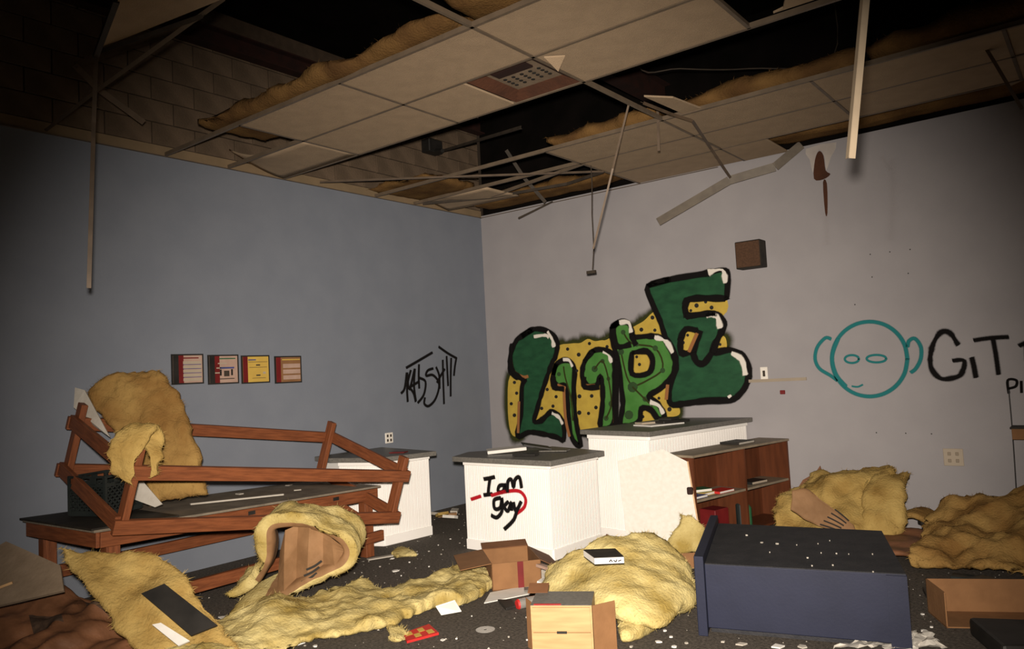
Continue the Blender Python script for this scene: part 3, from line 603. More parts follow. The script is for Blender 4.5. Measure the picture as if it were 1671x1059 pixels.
for k, (u, v) in enumerate(((1452, 411), (1420, 415), (1485, 407), (1423, 452), (1482, 446), (1395, 497), (1430, 706), (1478, 707), (1520, 708))):
    b = bm_(); c = at(u, v, y=-.003); cyl(b, c + V((0, .003, 0)), c, .006, 7); tag(obj('nail_hole', b, 'black'), 'tiny dark nail hole in the pale wall', 'nail hole', 'nail holes in the pale wall')

# posters on the blue wall
pz = lambda X, Y: at(260 + .1556 * X, 560 + .1556 * Y, x=0)
def poster(label, u0, u1, v0, v1, base, left, bars, ex=()):
    q = [pz(u0, v0), pz(u1, v0), pz(u1, v1), pz(u0, v1)]
    y0, y1 = q[0].y, q[1].y; z1, z0 = (q[0].z + q[1].z) / 2, (q[2].z + q[3].z) / 2
    t = thing('wall_poster', label, 'poster', (0, (y0 + y1) / 2, z0), 'framed posters on the blue wall')
    P = lambda a, c, d: V((d, y0 + (y1 - y0) * a, z1 + (z0 - z1) * c))
    def rect(nm, a0, a1, c0, c1, m, d, th=.002):
        b = bm_(); prism(b, [P(a0, c0, d), P(a1, c0, d), P(a1, c1, d), P(a0, c1, d)], (th, 0, 0)); obj(nm, b, m, t)
    rect('frame', -.02, 1.02, -.02, 1.02, 'black', .001, .008)
    rect('print', .03, .97, .03, .97, base, .009)
    rect('side_band', .03, .2, .03, .97, 'black' if left == 'black' else 'dark_red', .0112)
    if left == 'black': rect('red_strip', .2, .36, .03, .97, 'dark_red', .0112)
    for (a0, a1, c0, c1, m) in bars: rect('text_bar', a0, a1, c0, c1, m, .0135, .001)
br = lambda a0, a1, c0, h, n, st, m: [(a0, a1, c0 + i * st, c0 + i * st + h, m) for i in range(n)]
poster('red poster with five pale stripes nearest the leaning insulation', 125, 450, 120, 425, 'paper_pink', 'black', br(.34, .93, .23, .10, 5, .145, 'plate_cream') + br(.34, .93, .335, .02, 4, .145, 'blue_print') + [(.3, .85, .1, .14, 'dark_red')])
poster('red poster with a small black diagram in its middle', 507, 818, 127, 423, 'paper_pink', 'black', [(.36, .85, .42, .48, 'blue_print'), (.36, .42, .5, .72, 'black'), (.74, .8, .5, .72, 'black'), (.5, .68, .55, .75, 'tee_dark'), (.3, .6, .27, .31, 'plate_cream'), (.25, .4, .43, .47, 'plate_cream'), (.2, .4, .6, .64, 'plate_cream'), (.35, .85, .82, .85, 'tee_dark'), (.35, .9, .1, .14, 'green_print')])
poster('yellow poster with thin dark lines between two red posters', 858, 1143, 133, 415, 'yellow_print', 'red', [(.22, .5, .13, .17, 'blue_print'), (.22, .93, .22, .235, 'tee_dark'), (.5, .65, .32, .37, 'tee_dark'), (.25, .9, .42, .435, 'tee_dark'), (.5, .65, .7, .75, 'tee_dark'), (.35, .85, .82, .835, 'tee_dark'), (.75, .85, .6, .68, 'plate_cream')])
poster('narrow red poster with three pale stripes at the end of the row', 1207, 1477, 140, 413, 'cardboard', 'red', br(.28, .95, .28, .16, 3, .22, 'paper_pink') + [(.25, .95, .1, .14, 'yellow_print')])

# ------------------------------------------------------------------ counters
def bead(name, p0, p1, z0, z1, n, parent, pitch=.042, m='white_paint'):
    p0, p1, n = V(p0), V(p1), V(n).normalized(); L = (p1 - p0).length; k = max(1, round(L / pitch)); d = (p1 - p0) / k
    prof = []
    for i in range(k):
        a = p0 + d * i
        prof += [a + n * -.007, a + d * .08 + n * 0, a + d * .45, a + d * .5 + n * -.003, a + d * .55, a + d * .92]
    prof.append(p1 + n * -.007)
    vs = [V((p.x, p.y, z0)) for p in prof] + [V((p.x, p.y, z1)) for p in prof]; m_ = len(prof)
    return obj(name, (vs, [(i, i + 1, m_ + i + 1, m_ + i) for i in range(m_ - 1)]), m, parent)
def counter(label, poly, top, zt, faces, tth=.045, group=None):
    """poly: footprint; top: worktop outline; faces: footprint edges that show bead board"""
    c = sum((V((*p, 0)) for p in poly), V((0, 0, 0))) / len(poly)
    t = thing('service_counter', label, 'counter', c, group)
    ins = [V((*p, 0)) + (c - V((*p, 0))).normalized() * .03 for p in poly]
    b = bm_(); prism(b, [V((p.x, p.y, .0)) for p in ins], (0, 0, zt - tth - .005)); obj('cabinet_body', b, 'white_paint', t)
    for i in faces:
        a, q = V((*poly[i], 0)), V((*poly[(i + 1) % len(poly)], 0)); d = (q - a).normalized(); n = V((d.y, -d.x, 0))
        if n.dot(a - c) < 0: n = -n
        bead('beadboard_panel', a, q, .0, zt - tth - .004, n, t)
        b = bm_(); bar(b, a + n * .004 + V((0, 0, .045)), q + n * .004 + V((0, 0, .045)), .014, .09, bev=.003); obj('base_trim', b, 'white_paint', t)
        b = bm_(); bar(b, a + n * .006 + V((0, 0, zt - tth - .02)), q + n * .006 + V((0, 0, zt - tth - .02)), .02, .035, bev=.004); obj('cap_moulding', b, 'white_paint', t)
    b = bm_(); prism(b, [V((*p, zt - tth)) for p in top], (0, 0, tth), bev=.006); obj('worktop', b, 'counter_top', t)
    return t
counter('small white bead-board counter standing against the blue wall', [(.42, -2.84), (.86, -2.68), (.92, -2.10), (.12, -2.02), (.10, -2.78)], [(.36, -2.90), (.90, -2.74), (1.07, -2.14), (.06, -1.95), (.05, -2.84)], .84, (0, 1))
c2 = counter('low white bead-board counter with black spray lettering on its front', [(1.66, -2.40), (2.64, -2.43), (2.67, -1.72), (2.05, -1.60), (1.56, -2.10)], [(1.60, -2.49), (2.73, -2.53), (2.78, -1.76), (2.05, -1.52), (1.47, -2.12)], .84, (0, 1))
counter('tall white bead-board counter reaching back to the graffiti wall', [(2.42, -1.46), (3.13, -1.58), (3.42, -.03), (2.62, -.03)], [(2.35, -1.49), (3.18, -1.65), (3.49, -.02), (2.58, -.02)], 1.00, (0, 1))
z5 = lambda X, Y: at(720 + .3471 * X, 660 + .3471 * Y, p=(1.66, -2.40, 0), n=(-.0306, -.9995, 0))
NC = V((-.0306, -.9995, 0))
t = c2
ribbons('black_lettering', [[(205, 350), (230, 346), (255, 340)], [(234, 345), (228, 385), (225, 420)], [(205, 425), (245, 420)], [(302, 378), (278, 382), (272, 408), (294, 408), (306, 376), (308, 412)], [(316, 410), (318, 362), (334, 352), (344, 388), (352, 352), (372, 342), (382, 390)], [(284, 438), (254, 448), (256, 488), (282, 484), (290, 440), (290, 500), (266, 530), (240, 520)], [(320, 456), (302, 478), (318, 500), (334, 460), (336, 496)], [(345, 460), (356, 500), (380, 456)], [(362, 486), (346, 540), (302, 585)]], .026, 's_black', t, NC, z5, .45, .012)
ribbons('red_underline', [[(145, 445), (190, 430)], [(240, 427), (300, 410), (368, 406), (400, 440), (394, 482), (358, 512)]], .022, 's_red', t, NC, z5, .5, .0125)

# white cut board leaning on the tall counter
bp, bn = V((3.55, -1.80, .45)), V((.42, -.88, .18)).normalized()
t = thing('cut_board', 'large white cut-cornered board leaning between the tall counter and the bookcase', 'board', at(1075, 890, p=bp, n=bn))
b = bm_(); prism(b, [at(u, v, p=bp, n=bn) for u, v in ((1008, 752), (1081, 733), (1121, 753), (1142, 872), (1085, 905), (1026, 905))], -bn * .018); obj('board_sheet', b, 'board_white', t)
b = bm_(); c = at(1126, 801, p=bp, n=bn); cube(b, c + bn * .02, (.05, .03, .06), .5, bev=.008); obj('hinge', b, 'rust_beam', t)
b = bm_(); bar(b, at(1122, 753, p=bp, n=bn) + bn * .002, at(1142, 872, p=bp, n=bn) + bn * .002, .012, .02, bn); obj('wood_edge', b, 'pale_wood', t)

# bookcase beside the tall counter
A, B2 = V((3.56, -1.62, 0)), V((3.86, -.12, 0)); dx = (B2 - A).normalized(); nx = V((dx.y, -dx.x, 0)); dep, ht = .32, .80
t = thing('bookcase', 'low red-brown wooden bookcase with open shelves beside the tall counter', 'bookcase', (A + B2) / 2 - nx * dep / 2)
Lb = (B2 - A).length
def bk(name, s0, s1, z0, z1, d0, d1, m='shelf_wood', parent=None):
    b = bm_(); p = A - nx * d0; pts = [A + dx * s0 - nx * d0, A + dx * s1 - nx * d0, A + dx * s1 - nx * d1, A + dx * s0 - nx * d1]
    prism(b, [p + V((0, 0, z0)) for p in pts], (0, 0, z1 - z0)); return obj(name, b, m, parent or t)
bk('back_panel', 0, Lb, .02, ht - .02, dep - .012, dep)
for s in (0, Lb * .5, Lb - .022): bk('upright', s, s + .022, 0, ht - .02, 0, dep)
bk('top_board', -.01, Lb + .01, ht - .02, ht, -.01, dep, 'shelf_top')
for s0, s1 in ((.022, Lb * .5), (Lb * .5 + .022, Lb - .022)):
    bk('shelf', s0, s1, .40, .42, .005, dep - .012, 'shelf_top'); bk('shelf', s0, s1, .03, .05, .005, dep - .012, 'shelf_wood')
def book(label, c, s, rz, m, m2='paper', name='book', cat='book', tilt=0., group=None):
    t = thing(name, label, cat, V(c) - V((0, 0, s[2] / 2)), group)
    R3 = Matrix.Rotation(rz, 3, 'Z') @ Matrix.Rotation(tilt, 3, 'X')
    b = bm_(); cube(b, V(c), (s[0] * .96, s[1] * .96, s[2] * .8), rot=R3); obj('pages', b, m2, t)
    b = bm_()
    for z in (-1, 1): cube(b, V(c) + R3 @ V((0, 0, z * s[2] * .45)), (s[0], s[1], s[2] * .1), rot=R3)
    cube(b, V(c) + R3 @ V((-s[0] / 2, 0, 0)), (s[0] * .03, s[1], s[2]), rot=R3); obj('cover', b, m, t)
    return t
on = lambda s, d, z: A + dx * s - nx * d + V((0, 0, z))
book('yellow-covered book lying on the bookcase shelf behind the white board', on(.31, .17, .433), (.15, .2, .024), 1.37, 'yellow_print')
book('red book lying at the front of the bookcase shelf', on(.50, .09, .431), (.22, .14, .02), 1.35, 'red')
book('dark green book at the back of the bookcase shelf', on(.30, .18, .459), (.19, .14, .026), 1.0, 'green_print')
book('blue book at the very edge of the bookcase shelf', on(.14, .10, .431), (.18, .13, .02), 1.37, 'blue_print')
book('dark book on the empty far shelf of the bookcase', on(1.1, .14, .432), (.24, .16, .024), 1.3, 'black', 'plate_cream')
book('dark folder lying on the far end of the bookcase top', on(.98, .2, .812), (.28, .2, .022), 1.4, 'black', 'gypsum')
b = bm_(); cube(b, on(.45, .14, .17), (.2, .17, .22), 1.35, bev=.006); o = obj('tin', b, 'dark_red'); tag(o, 'dark red tin standing on the bottom shelf of the bookcase', 'tin')
for k, (s, h, m, lb) in enumerate(((.80, .30, 'black_plastic', 'black bottle on the bottom shelf beside the bookcase divider'), (.90, .24, 'green_print', 'green bottle on the bottom shelf of the bookcase'))):
    c = on(s, .1, .052); t2 = thing('bottle', lb, 'bottle', c)
    b = bm_(); cyl(b, c, c + V((0, 0, h * .7)), .045, 14); cyl(b, c + V((0, 0, h * .7)), c + V((0, 0, h * .85)), .045, 14, .018); obj('bottle_body', b, m, t2)
    b = bm_(); cyl(b, c + V((0, 0, h * .85)), c + V((0, 0, h)), .02, 12); obj('cap', b, 'paper', t2)

# things on the worktops
a = at(826, 735, z=.86)
t = thing('open_binder', 'white open binder lying on the low counter top', 'binder', (a.x, a.y, .845))
b = bm_(); cube(b, (a.x, a.y, .868), (.36, .24, .03), rot=Matrix.Rotation(.75, 3, 'Z') @ Matrix.Rotation(-.05, 3, 'Y'), bev=.004); obj('page_block', b, 'paper', t)
b = bm_(); cube(b, (a.x + .20, a.y + .20, .885), (.26, .26, .012), rot=Matrix.Rotation(.75, 3, 'Z') @ Matrix.Rotation(.2, 3, 'Y')); obj('cover', b, 'black', t)
b = bm_(); a = at(858, 742, z=.85); cube(b, (a.x, a.y, .852), (.22, .09, .018), .2); tag(obj('dark_case', b, 'black'), 'flat dark case lying at the edge of the low counter', 'case')
b = bm_(); a = at(905, 735, z=.85); cube(b, (a.x, a.y, .85), (.26, .12, .01), .3); tag(obj('brown_folder', b, 'counter_top'), 'thin grey-brown folder flat on the low counter beside the binder', 'folder')
a = at(1075, 690, z=1.02)
b = bm_(); cube(b, (a.x, a.y, 1.008), (.42, .26, .012), 1.2); tag(obj('paper_sheet', b, 'paper'), 'flat white paper sheet under the cases on the tall counter', 'paper')
b = bm_(); cube(b, (a.x - .12, a.y - .05, 1.024), (.16, .12, .018), 1.1); tag(obj('cassette_case', b, 'plate_cream'), 'cream plastic case on the white sheet on the tall counter', 'case')
for k, (ox, oy, oz, lb) in enumerate(((.06, .06, 1.028, 'flat black case lying on the white sheet on the tall counter'), (.10, .22, 1.022, 'black case lying past the end of the white sheet on the tall counter'), (.05, .12, 1.051, 'black case stacked on top of another black case on the tall counter'))):
    b = bm_(); cube(b, (a.x + ox, a.y + oy, oz), (.2, .13, .024), 1.2 + .2 * k, bev=.003); tag(obj('black_case', b, 'black'), lb, 'case', 'black cases on the tall counter')
b = bm_(); a = at(655, 736, z=.85); cube(b, (.75, -2.35, .846), (.16, .1, .008), .4); tag(obj('red_leaflet', b, 'dark_red'), 'dark red leaflet on the small counter by the blue wall', 'leaflet')

# ------------------------------------------------------------------ wooden tables
def plank(name, p, q, wy, wz, parent, up=(0, 0, 1), m='wood_red'):
    """board with its own axis along the grain"""
    p, q = V(p), V(q); x, y, z = frame(p, q, up); L = (q - p).length
    b = bm_(); cube(b, (0, 0, 0), (L, wy, wz), bev=.003); me = bpy.data.meshes.new(name); bmesh.ops.recalc_face_normals(b, faces=b.faces); b.to_mesh(me); b.free(); me.materials.append(MATS[m])
    o = bpy.data.objects.new(name, me); col.objects.link(o); c = (p + q) / 2
    o.matrix_world = Matrix.Translation(c - parent.location) @ Matrix((x, y, z)).transposed().to_4x4()
    o.parent = parent
    return o
fr, flc = V((1.085, -2.96, .60)), V((1.204, -5.424, .69)); wv = V((-1.0, -.05, 0)); br_, blc = fr + wv, flc + wv
t = thing('workbench', 'long red-brown wooden workbench with a worn grey top along the blue wall', 'table', ((fr.x + flc.x) / 2 - .5, -4.1, 0))
lx = (fr - flc).normalized(); zq = V((0, 0, 1))
b = bm_(); m_ = flc.lerp(fr, .0)
prism(b, [flc + V((.02, -.04, .002)), fr + V((.02, .04, .002)), br_ + V((0, .04, .002)), blc + V((0, -.04, .002))], (0, 0, .016)); obj('tabletop', b, 'ply_grey', t)
b = bm_(); prism(b, [flc + V((.03, -.06, .02)), flc.lerp(fr, .22) + V((.02, 0, .02)), blc.lerp(br_, .24) + V((0, 0, .02)), blc + V((0, -.06, .02))], (0, 0, .012)); obj('black_sheet', b, 'black_board', t)
dn = lambda p, d: V((p.x, p.y, p.z - d))
for p, q, nm in ((flc, fr, 'front_apron'), (blc, br_, 'back_apron'), (flc, blc, 'side_apron'), (fr, br_, 'side_apron')):
    plank(nm, dn(p, .052), dn(q, .052), .04, .10, t)
for p, ox, oy in ((flc, -.07, .10), (fr, -.06, -.08), (blc, .06, .10), (br_, .06, -.08)):
    plank('leg', (p.x + ox, p.y + oy, 0.), (p.x + ox, p.y + oy, p.z - .004), .09, .09, t, up=(1, 0, 0))
plank('front_stretcher', (1.16, -5.30, .17), (1.08, -2.90, .17), .04, .09, t)
plank('back_stretcher', (.24, -5.30, .30), (.15, -3.02, .28), .04, .09, t)
plank('corner_brace', (1.05, -3.38, .52), (1.03, -3.1, .34), .035, .07, t)
for s in (.12, .46, .80):
    p = flc.lerp(fr, s); b = bm_(); cube(b, (p.x + .021, p.y, p.z - .035), (.006, .06, .028)); obj('hand_slot', b, 'black', t)
# upturned frame resting on it
O = V((1.343, -5.351, .7115)); ex, ey, ez = V((.065, .988, -.142)).normalized(), V((-.963, .100, .253)), V((.264, .121, .957))
ey = (ey - ex * ey.dot(ex)).normalized(); ez = ex.cross(ey).normalized()
Lu, Wu, Hu = 2.20, 1.12, .528
U = lambda a, c, h: O + ex * (a * Lu) + ey * (c * Wu) + ez * (h * Hu)
t = thing('upturned_table_frame', 'red-brown wooden table frame lying upside down across the workbench', 'table frame', O)
for a in (0, 1):
    for c in (0, 1): plank('leg', U(a, c, -.06), U(a, c, 1.02), .045, .09, t, up=ey)
for h, ex_ in ((.04, .03), (.72, .03)):
    for c, s in ((0, -.055), (1, .055)):
        plank('long_rail', U(-ex_, c, h) + ey * s * .7, U(1 + ex_, c, h) + ey * s * .7, .04, .095, t, up=ez)
    for a, s in ((0, -.04), (1, .04)):
        plank('short_rail', U(a, -.02, h + .03) + ex * s, U(a, 1.03, h + .03) + ex * s, .035, .095, t, up=ez)
# milk crate
cc = V((.62, -5.12, .725)); t = thing('milk_crate', 'black plastic lattice milk crate inside the upturned frame on the workbench', 'crate', cc)
cs, chh = .33, .28; Rz = Matrix.Rotation(.35, 3, 'Z')
for k in range(4):
    R4 = Rz @ Matrix.Rotation(k * math.pi / 2, 3, 'Z'); b = bm_()
    P = lambda s, z: cc + R4 @ V((s * cs / 2, -cs / 2, 0)) + V((0, 0, z))
    for z0, z1 in ((0, .035), (.20, .225), (.262, chh)): bar(b, P(-1, (z0 + z1) / 2), P(1, (z0 + z1) / 2), .008, z1 - z0)
    for s in (-.96, .96): bar(b, P(s, .01), P(s, chh), .012, .02, R4 @ V((1, 0, 0)))
    for s in (-.96, -.35, .35, .96): bar(b, P(s, .21), P(s, .27), .008, .05 if abs(s) < .5 else .02, R4 @ V((1, 0, 0)))
    for i in range(-4, 9):
        for sg in (1, -1):
            x0, x1 = -1 + i * .25, -1 + i * .25 + 1.0 ; z0, z1 = .035, .2
            lo, hi = max(0, (-1 - x0)), min(1, (1 - x0))
            if hi - lo > .1:
                a_, c_ = (x0 + lo, z0 + (z1 - z0) * lo), (x0 + hi, z0 + (z1 - z0) * hi)
                bar(b, P(sg * a_[0], a_[1]), P(sg * c_[0], c_[1]), .006, .009)
    obj('lattice_side', b, 'black_plastic', t)
b = bm_(); cube(b, cc + V((0, 0, .006)), (cs, cs, .012), rot=Rz); obj('crate_bottom', b, 'black_plastic', t)

# leaning batt, its scraps and the boards by it
lp, lnr = V((.90, -4.53, .8)), V((.70, -.66, .28)).normalized()
LP = lambda u, v, d=0: at(u, v, p=lp, n=lnr) - lnr * d
batt('leaning_insulation', 'big tan insulation batt leaning upright inside the upturned frame', [(LP(252, 826), LP(342, 806)), (LP(226, 750), LP(334, 765)), (LP(178, 690), LP(316, 700)), (LP(150, 645), LP(292, 640)), (LP(196, 612), LP(262, 606))], .13, 31, 'batt_brown', 'fallen insulation', None, .018, .05, .018, True, fib=700, ragged=.03)
b = bm_(); prism(b, [LP(134, 640, -.14), LP(152, 646, -.17), LP(194, 722, -.19), LP(165, 702, -.14), LP(132, 672, -.14)], -lnr * .02); tag(obj('gypsum_scrap', b, 'gypsum'), 'pale board scrap behind the upper edge of the leaning insulation', 'board scrap')
b = bm_(); prism(b, [LP(232, 775, -.20), LP(278, 828, -.20), LP(266, 833, -.20), LP(226, 818, -.20)], -lnr * .015); tag(obj('gypsum_scrap', b, 'gypsum'), 'pale triangular board scrap at the foot of the leaning insulation', 'board scrap')
HP = lambda u, v, d=0: at(u, v, p=(1.53, -5.34, .8), n=(.73, -.68, 0)) + V((.73, -.68, 0)) * d
batt('insulation_tuft', 'torn tan insulation tuft draped over the front foot of the upturned frame', [(HP(190, 775, .06), HP(222, 788, .06)), (HP(186, 735, .08), HP(228, 745, .08)), (HP(200, 706, -.02), HP(255, 705, -.02)), (HP(222, 704, -.06), HP(262, 722, -.06)), (HP(244, 742, .03), HP(262, 748, .03)), (HP(250, 778, .03), HP(260, 776, .03))], .04, 32, 'batt_tan', 'fallen insulation', None, .012, .035, .012, True, fib=250)
b = bm_(); bar(b, V((.75, -4.55, .695)), V((.95, -3.85, .672)), .03, .012); tag(obj('pale_lath', b, 'gypsum'), 'thin pale lath lying on the grey workbench top', 'lath')
for k, (x, y) in enumerate(((.55, -4.0), (.8, -3.6), (.4, -3.4))):
    b = bm_(); cube(b, (x, y, .625 + (-y - 2.845) * .035 + .012), (.06, .04, .008), k); tag(obj('plaster_chip', b, 'gypsum'), 'small plaster chip on the grey workbench top', 'plaster chip', 'plaster chips on the workbench')

# ------------------------------------------------------------------ floor: insulation and paper at the near left
fz = lambda u, v, z=0.: at(u, v, z=z)
sp_, sn = V((1.55, -5.45, .42)), V((.52, -.52, .68)).normalized(); SP = lambda u, v, d=0: at(u, v, p=sp_, n=sn) + sn * d
batt('insulation_batt', 'long yellow insulation batt sloping down from the workbench under the black signboard', [(SP(105, 905), SP(258, 908)), (SP(120, 935), SP(300, 945)), (SP(160, 985), SP(345, 1005)), (SP(200, 1040), SP(385, 1050)), (SP(240, 1090), SP(420, 1085))], .07, 41, 'batt_tan', 'fallen insulation', None, .018, .045, .014, False, fib=800)
batt('paper_faced_batt', 'crumpled dark brown paper-faced batt in front of the leaning ceiling panel', [(fz(-60, 1010, .18), fz(-30, 1110, .0)), (fz(30, 985, .22), fz(60, 1105, .0)), (fz(110, 975, .24), fz(140, 1100, .0)), (fz(170, 1000, .16), fz(205, 1095, .0)), (fz(205, 1045, .02), fz(225, 1090, .0))], .09, 42, 'kraft_dark', 'fallen insulation', None, .018, .12, .012, True, fib=0, ragged=.03, prints=((.30, .46, .35, .62), (.60, .74, .2, .42)))
q = [SP(-40, 915, .02), SP(12, 886, .02), SP(100, 925, .02), SP(106, 966, .02), SP(-40, 1000, .02)]
b = bm_(); prism(b, q, -sn * .02); tag(obj('fallen_ceiling_panel', b, 'dusty'), 'dusty grey fallen ceiling panel leaning by the workbench leg', 'ceiling panel')
b = bm_(); bar(b, SP(-20, 972, .035), SP(24, 955, .035), .015, .015); tag(obj('wood_splinter', b, 'pale_wood'), 'thin pale splinter lying on the fallen grey panel', 'splinter')
q = [SP(240, 985, .115), SP(277, 969, .115), SP(362, 1036, .115), SP(320, 1053, .115)]
b = bm_(); prism(b, q, sn * .012); tag(obj('black_signboard', b, 'black'), 'flat black rectangular panel lying on the sloping insulation batt', 'panel')
q = [SP(258, 1036, .12), SP(272, 1033, .12), SP(318, 1062, .12), SP(300, 1070, .12)]
b = bm_(); prism(b, q, sn * .012); tag(obj('card_box', b, 'paper'), 'small white printed card box beside the black panel', 'card box')
# folded batt with paper inside
fp, fn = V((1.72, -4.50, 0)), V((.66, -.75, 0)).normalized()
FP = lambda u, v, d=0: at(u, v, p=fp, n=fn) - fn * d
fb = batt('folded_insulation', 'yellow insulation batt folded over itself with brown paper showing inside', [(FP(365, 1000), FP(385, 970, .30)), (FP(445, 972), FP(452, 945, .38)), (FP(520, 932), FP(515, 910, .42)), (FP(556, 912), FP(550, 892, .42)), (FP(552, 892, .02), FP(538, 878, .44)), (FP(520, 872, .05), FP(500, 864, .46)), (FP(475, 862, .05), FP(455, 858, .46)), (FP(442, 866, .04), FP(430, 866, .42)), (FP(440, 890, .04), FP(432, 892, .40)), (FP(438, 925, .05), FP(430, 925, .36)), (FP(415, 960, .06), FP(410, 955, .34)), (FP(375, 985, .06), FP(380, 975, .32))], .115, 43, 'batt', 'fallen insulation', (.08, .9, .02, 1), .018, .085, .014, True, fib=1100, ragged=.03)
t = fb
bot = [(446, 984, .10), (462, 972, .02), (478, 962, .10), (500, 952, .03), (524, 936, .09), (545, 924, .02), (560, 912, .10)]
top_ = [(450, 906, .12), (462, 868, .06), (480, 862, .13), (502, 864, .06), (522, 872, .12), (540, 882, .06), (560, 902, .12)]
vs, fs = [], []
for (u0, v0, d0), (u1, v1, d1) in zip(bot, top_):
    for k in range(7):
        q = k / 6; p = FP(u0 + (u1 - u0) * q, v0 + (v1 - v0) * q, d0 + (d1 - d0) * q); vs.append(p + fn * (.012 * nz(p, 11, 4) + .015 * math.sin(q * 3.1)))
for i in range(6):
    for k in range(6): a = i * 7 + k; fs.append((a, a + 7, a + 8, a + 1))
obj('paper_lining', (vs, fs), 'kraft', t)['label'] = 'creased brown paper lining'
ribbons('print_line', [[(492 + 4 * k, 950 - 10 * k), (505 + 4 * k, 944 - 10 * k), (516 + 4 * k, 936 - 10 * k)] for k in range(3)], .012, 's_grey', t, fn, lambda u, v: FP(u, v, .03), .3, .02)
b = bm_(); q = [fz(356, 1008, .03), fz(392, 1004, .03), fz(378, 1018, .03)]; prism(b, q, (0, 0, .008)); tag(obj('card_scrap', b, 'paper'), 'white card scrap with a red dot under the folded batt', 'card')
# run of torn batt along the floor
batt('insulation_batt', 'torn yellow insulation running across the carpet in front of the folded batt', [(fz(225, 1085, .02), fz(300, 1120, .0)), (fz(330, 1035, .05), fz(390, 1085, .0)), (fz(430, 1000, .08), fz(470, 1062, .0)), (fz(510, 985, .03), fz(545, 1045, .0)), (fz(580, 960, .04), fz(615, 1035, .0)), (fz(640, 975, .0), fz(665, 1015, .0)), (fz(700, 955, .0), fz(720, 995, .0)), (fz(750, 938, .02), fz(775, 985, .0)), (fz(795, 938, .02), fz(802, 962, .0))], .09, 45, 'batt', 'fallen insulation', None, .02, .06, .016, True, fib=1400, ragged=.07)

# ------------------------------------------------------------------ boxes
def carton(name, label, P0, e1, e2, h, m, cat='box', skip=(), th=.006, floor_m=None):
    """open cardboard carton: corner P0, edges e1, e2, height h"""
    P0, e1, e2 = V(P0), V(e1), V(e2); t = thing(name, label, cat, P0 + (e1 + e2) / 2)
    for si, (a, d, o_) in enumerate(((P0, e1, e2), (P0 + e2, e1, -e2), (P0, e2, e1), (P0 + e1, e2, -e1))):
        if si in skip: continue
        b = bm_(); n = o_.normalized() * th; prism(b, [a, a + d, a + d + n, a + n], (0, 0, h)); obj('side', b, m, t)
    b = bm_(); prism(b, [P0 + V((0, 0, .001)), P0 + e1 + V((0, 0, .001)), P0 + e1 + e2 + V((0, 0, .001)), P0 + e2 + V((0, 0, .001))], (0, 0, th)); obj('bottom', b, floor_m or m, t)
    return t
def flap(t, a, d, out, m, th=.005):
    b = bm_(); a, d, out = V(a), V(d), V(out); n = d.cross(out).normalized() * th; prism(b, [a, a + d, a + d + out, a + out], n); return obj('flap', b, m, t)
k0 = V((2.75, -3.36, 0)); e1 = V((.24, .27, 0)) * 1.02; e2 = V((-.36, .32, 0)); hb = .195
t = carton('open_cardboard_box', 'open brown cardboard box in front of the low counter', k0, e1, e2, hb, 'cardboard')
tz = V((0, 0, hb)); flap(t, k0 + tz, e2, V((-.16, -.16, -.03)), 'cardboard'); flap(t, k0 + e2 + tz, e1, V((-.10, .10, .02)), 'cardboard_dark'); flap(t, k0 + e1 + tz, e2, V((.11, .13, -.09)), 'cardboard_dark')
for s in (.52,):
    b = bm_(); n = V((e1.y, -e1.x, 0)).normalized() * .002; p = k0 + e1 * s + n; prism(b, [p, p + e1 * .12, p + e1 * .12 + tz, p + tz], n); obj('printed_stripe', b, 'dark_red', t)
# little drawer chest in a carton
k0 = V((3.755, -4.22, 0)); e1 = V((.30, .165, 0)); e2 = V((-.13, .235, 0)); hb = .27
t = thing('drawer_chest', 'small pale wooden two-drawer chest inside a brown carton on the carpet', 'drawer chest', k0 + (e1 + e2) / 2)
b = bm_(); prism(b, [k0, k0 + e1, k0 + e1 + e2, k0 + e2], (0, 0, hb)); obj('chest_body', b, 'pale_wood', t)
n = V((e1.y, -e1.x, 0)).normalized()
for z0, z1 in ((.015, .125), (.13, .262)):
    b = bm_(); p = k0 + e1 * .03 + n * .001; prism(b, [p + V((0, 0, z0)), p + e1 * .94 + V((0, 0, z0)), p + e1 * .94 + V((0, 0, z1)), p + V((0, 0, z1))], n * .01); d = obj('drawer_front', b, 'pale_wood', t)
b = bm_(); p = k0 + e1 * .5 + n * .014 + V((0, 0, .128)); bar(b, p - e1.normalized() * .028, p + e1.normalized() * .028, .008, .012); obj('finger_slot', b, 'black', t)
b = bm_(); p = k0 + n * .001 + V((0, 0, hb)); prism(b, [p + e1 * .05 + e2 * .02, p + e1 * .5 + e2 * .02, p + e1 * .5 + e2 * .1, p + e1 * .05 + e2 * .1], (0, 0, .004)); obj('red_tape', b, 'red', t)
b = bm_(); prism(b, [k0 + tz * 0 + V((0, 0, hb + .0005)), k0 + e1 + V((0, 0, hb + .0005)), k0 + e1 + e2 + V((0, 0, hb + .0005)), k0 + e2 + V((0, 0, hb + .0005))], (0, 0, .002)); obj('grey_lid', b, 'counter_top', t)
r1 = e1.normalized(); b = bm_(); p = k0 + e1 + r1 * .004; prism(b, [p, p + r1 * .12 + e2 * .35, p + r1 * .12 + e2 * .35 + V((0, 0, hb)), p + V((0, 0, hb))], -n * .004); obj('carton_flap', b, 'cardboard', t)
b = bm_(); p = k0 + e2 * .25 - r1 * .004; prism(b, [p, p - r1 * .04 + e2 * .2, p - r1 * .04 + e2 * .2 + V((0, 0, hb + .01)), p + V((0, 0, hb))], -n * .004); obj('carton_flap', b, 'cardboard', t)
flap(t, k0 + e2 * .9 - r1 * .05 + V((0, 0, hb)), r1 * .12, e2 * .35 + V((0, 0, .03)), 'cardboard_dark')
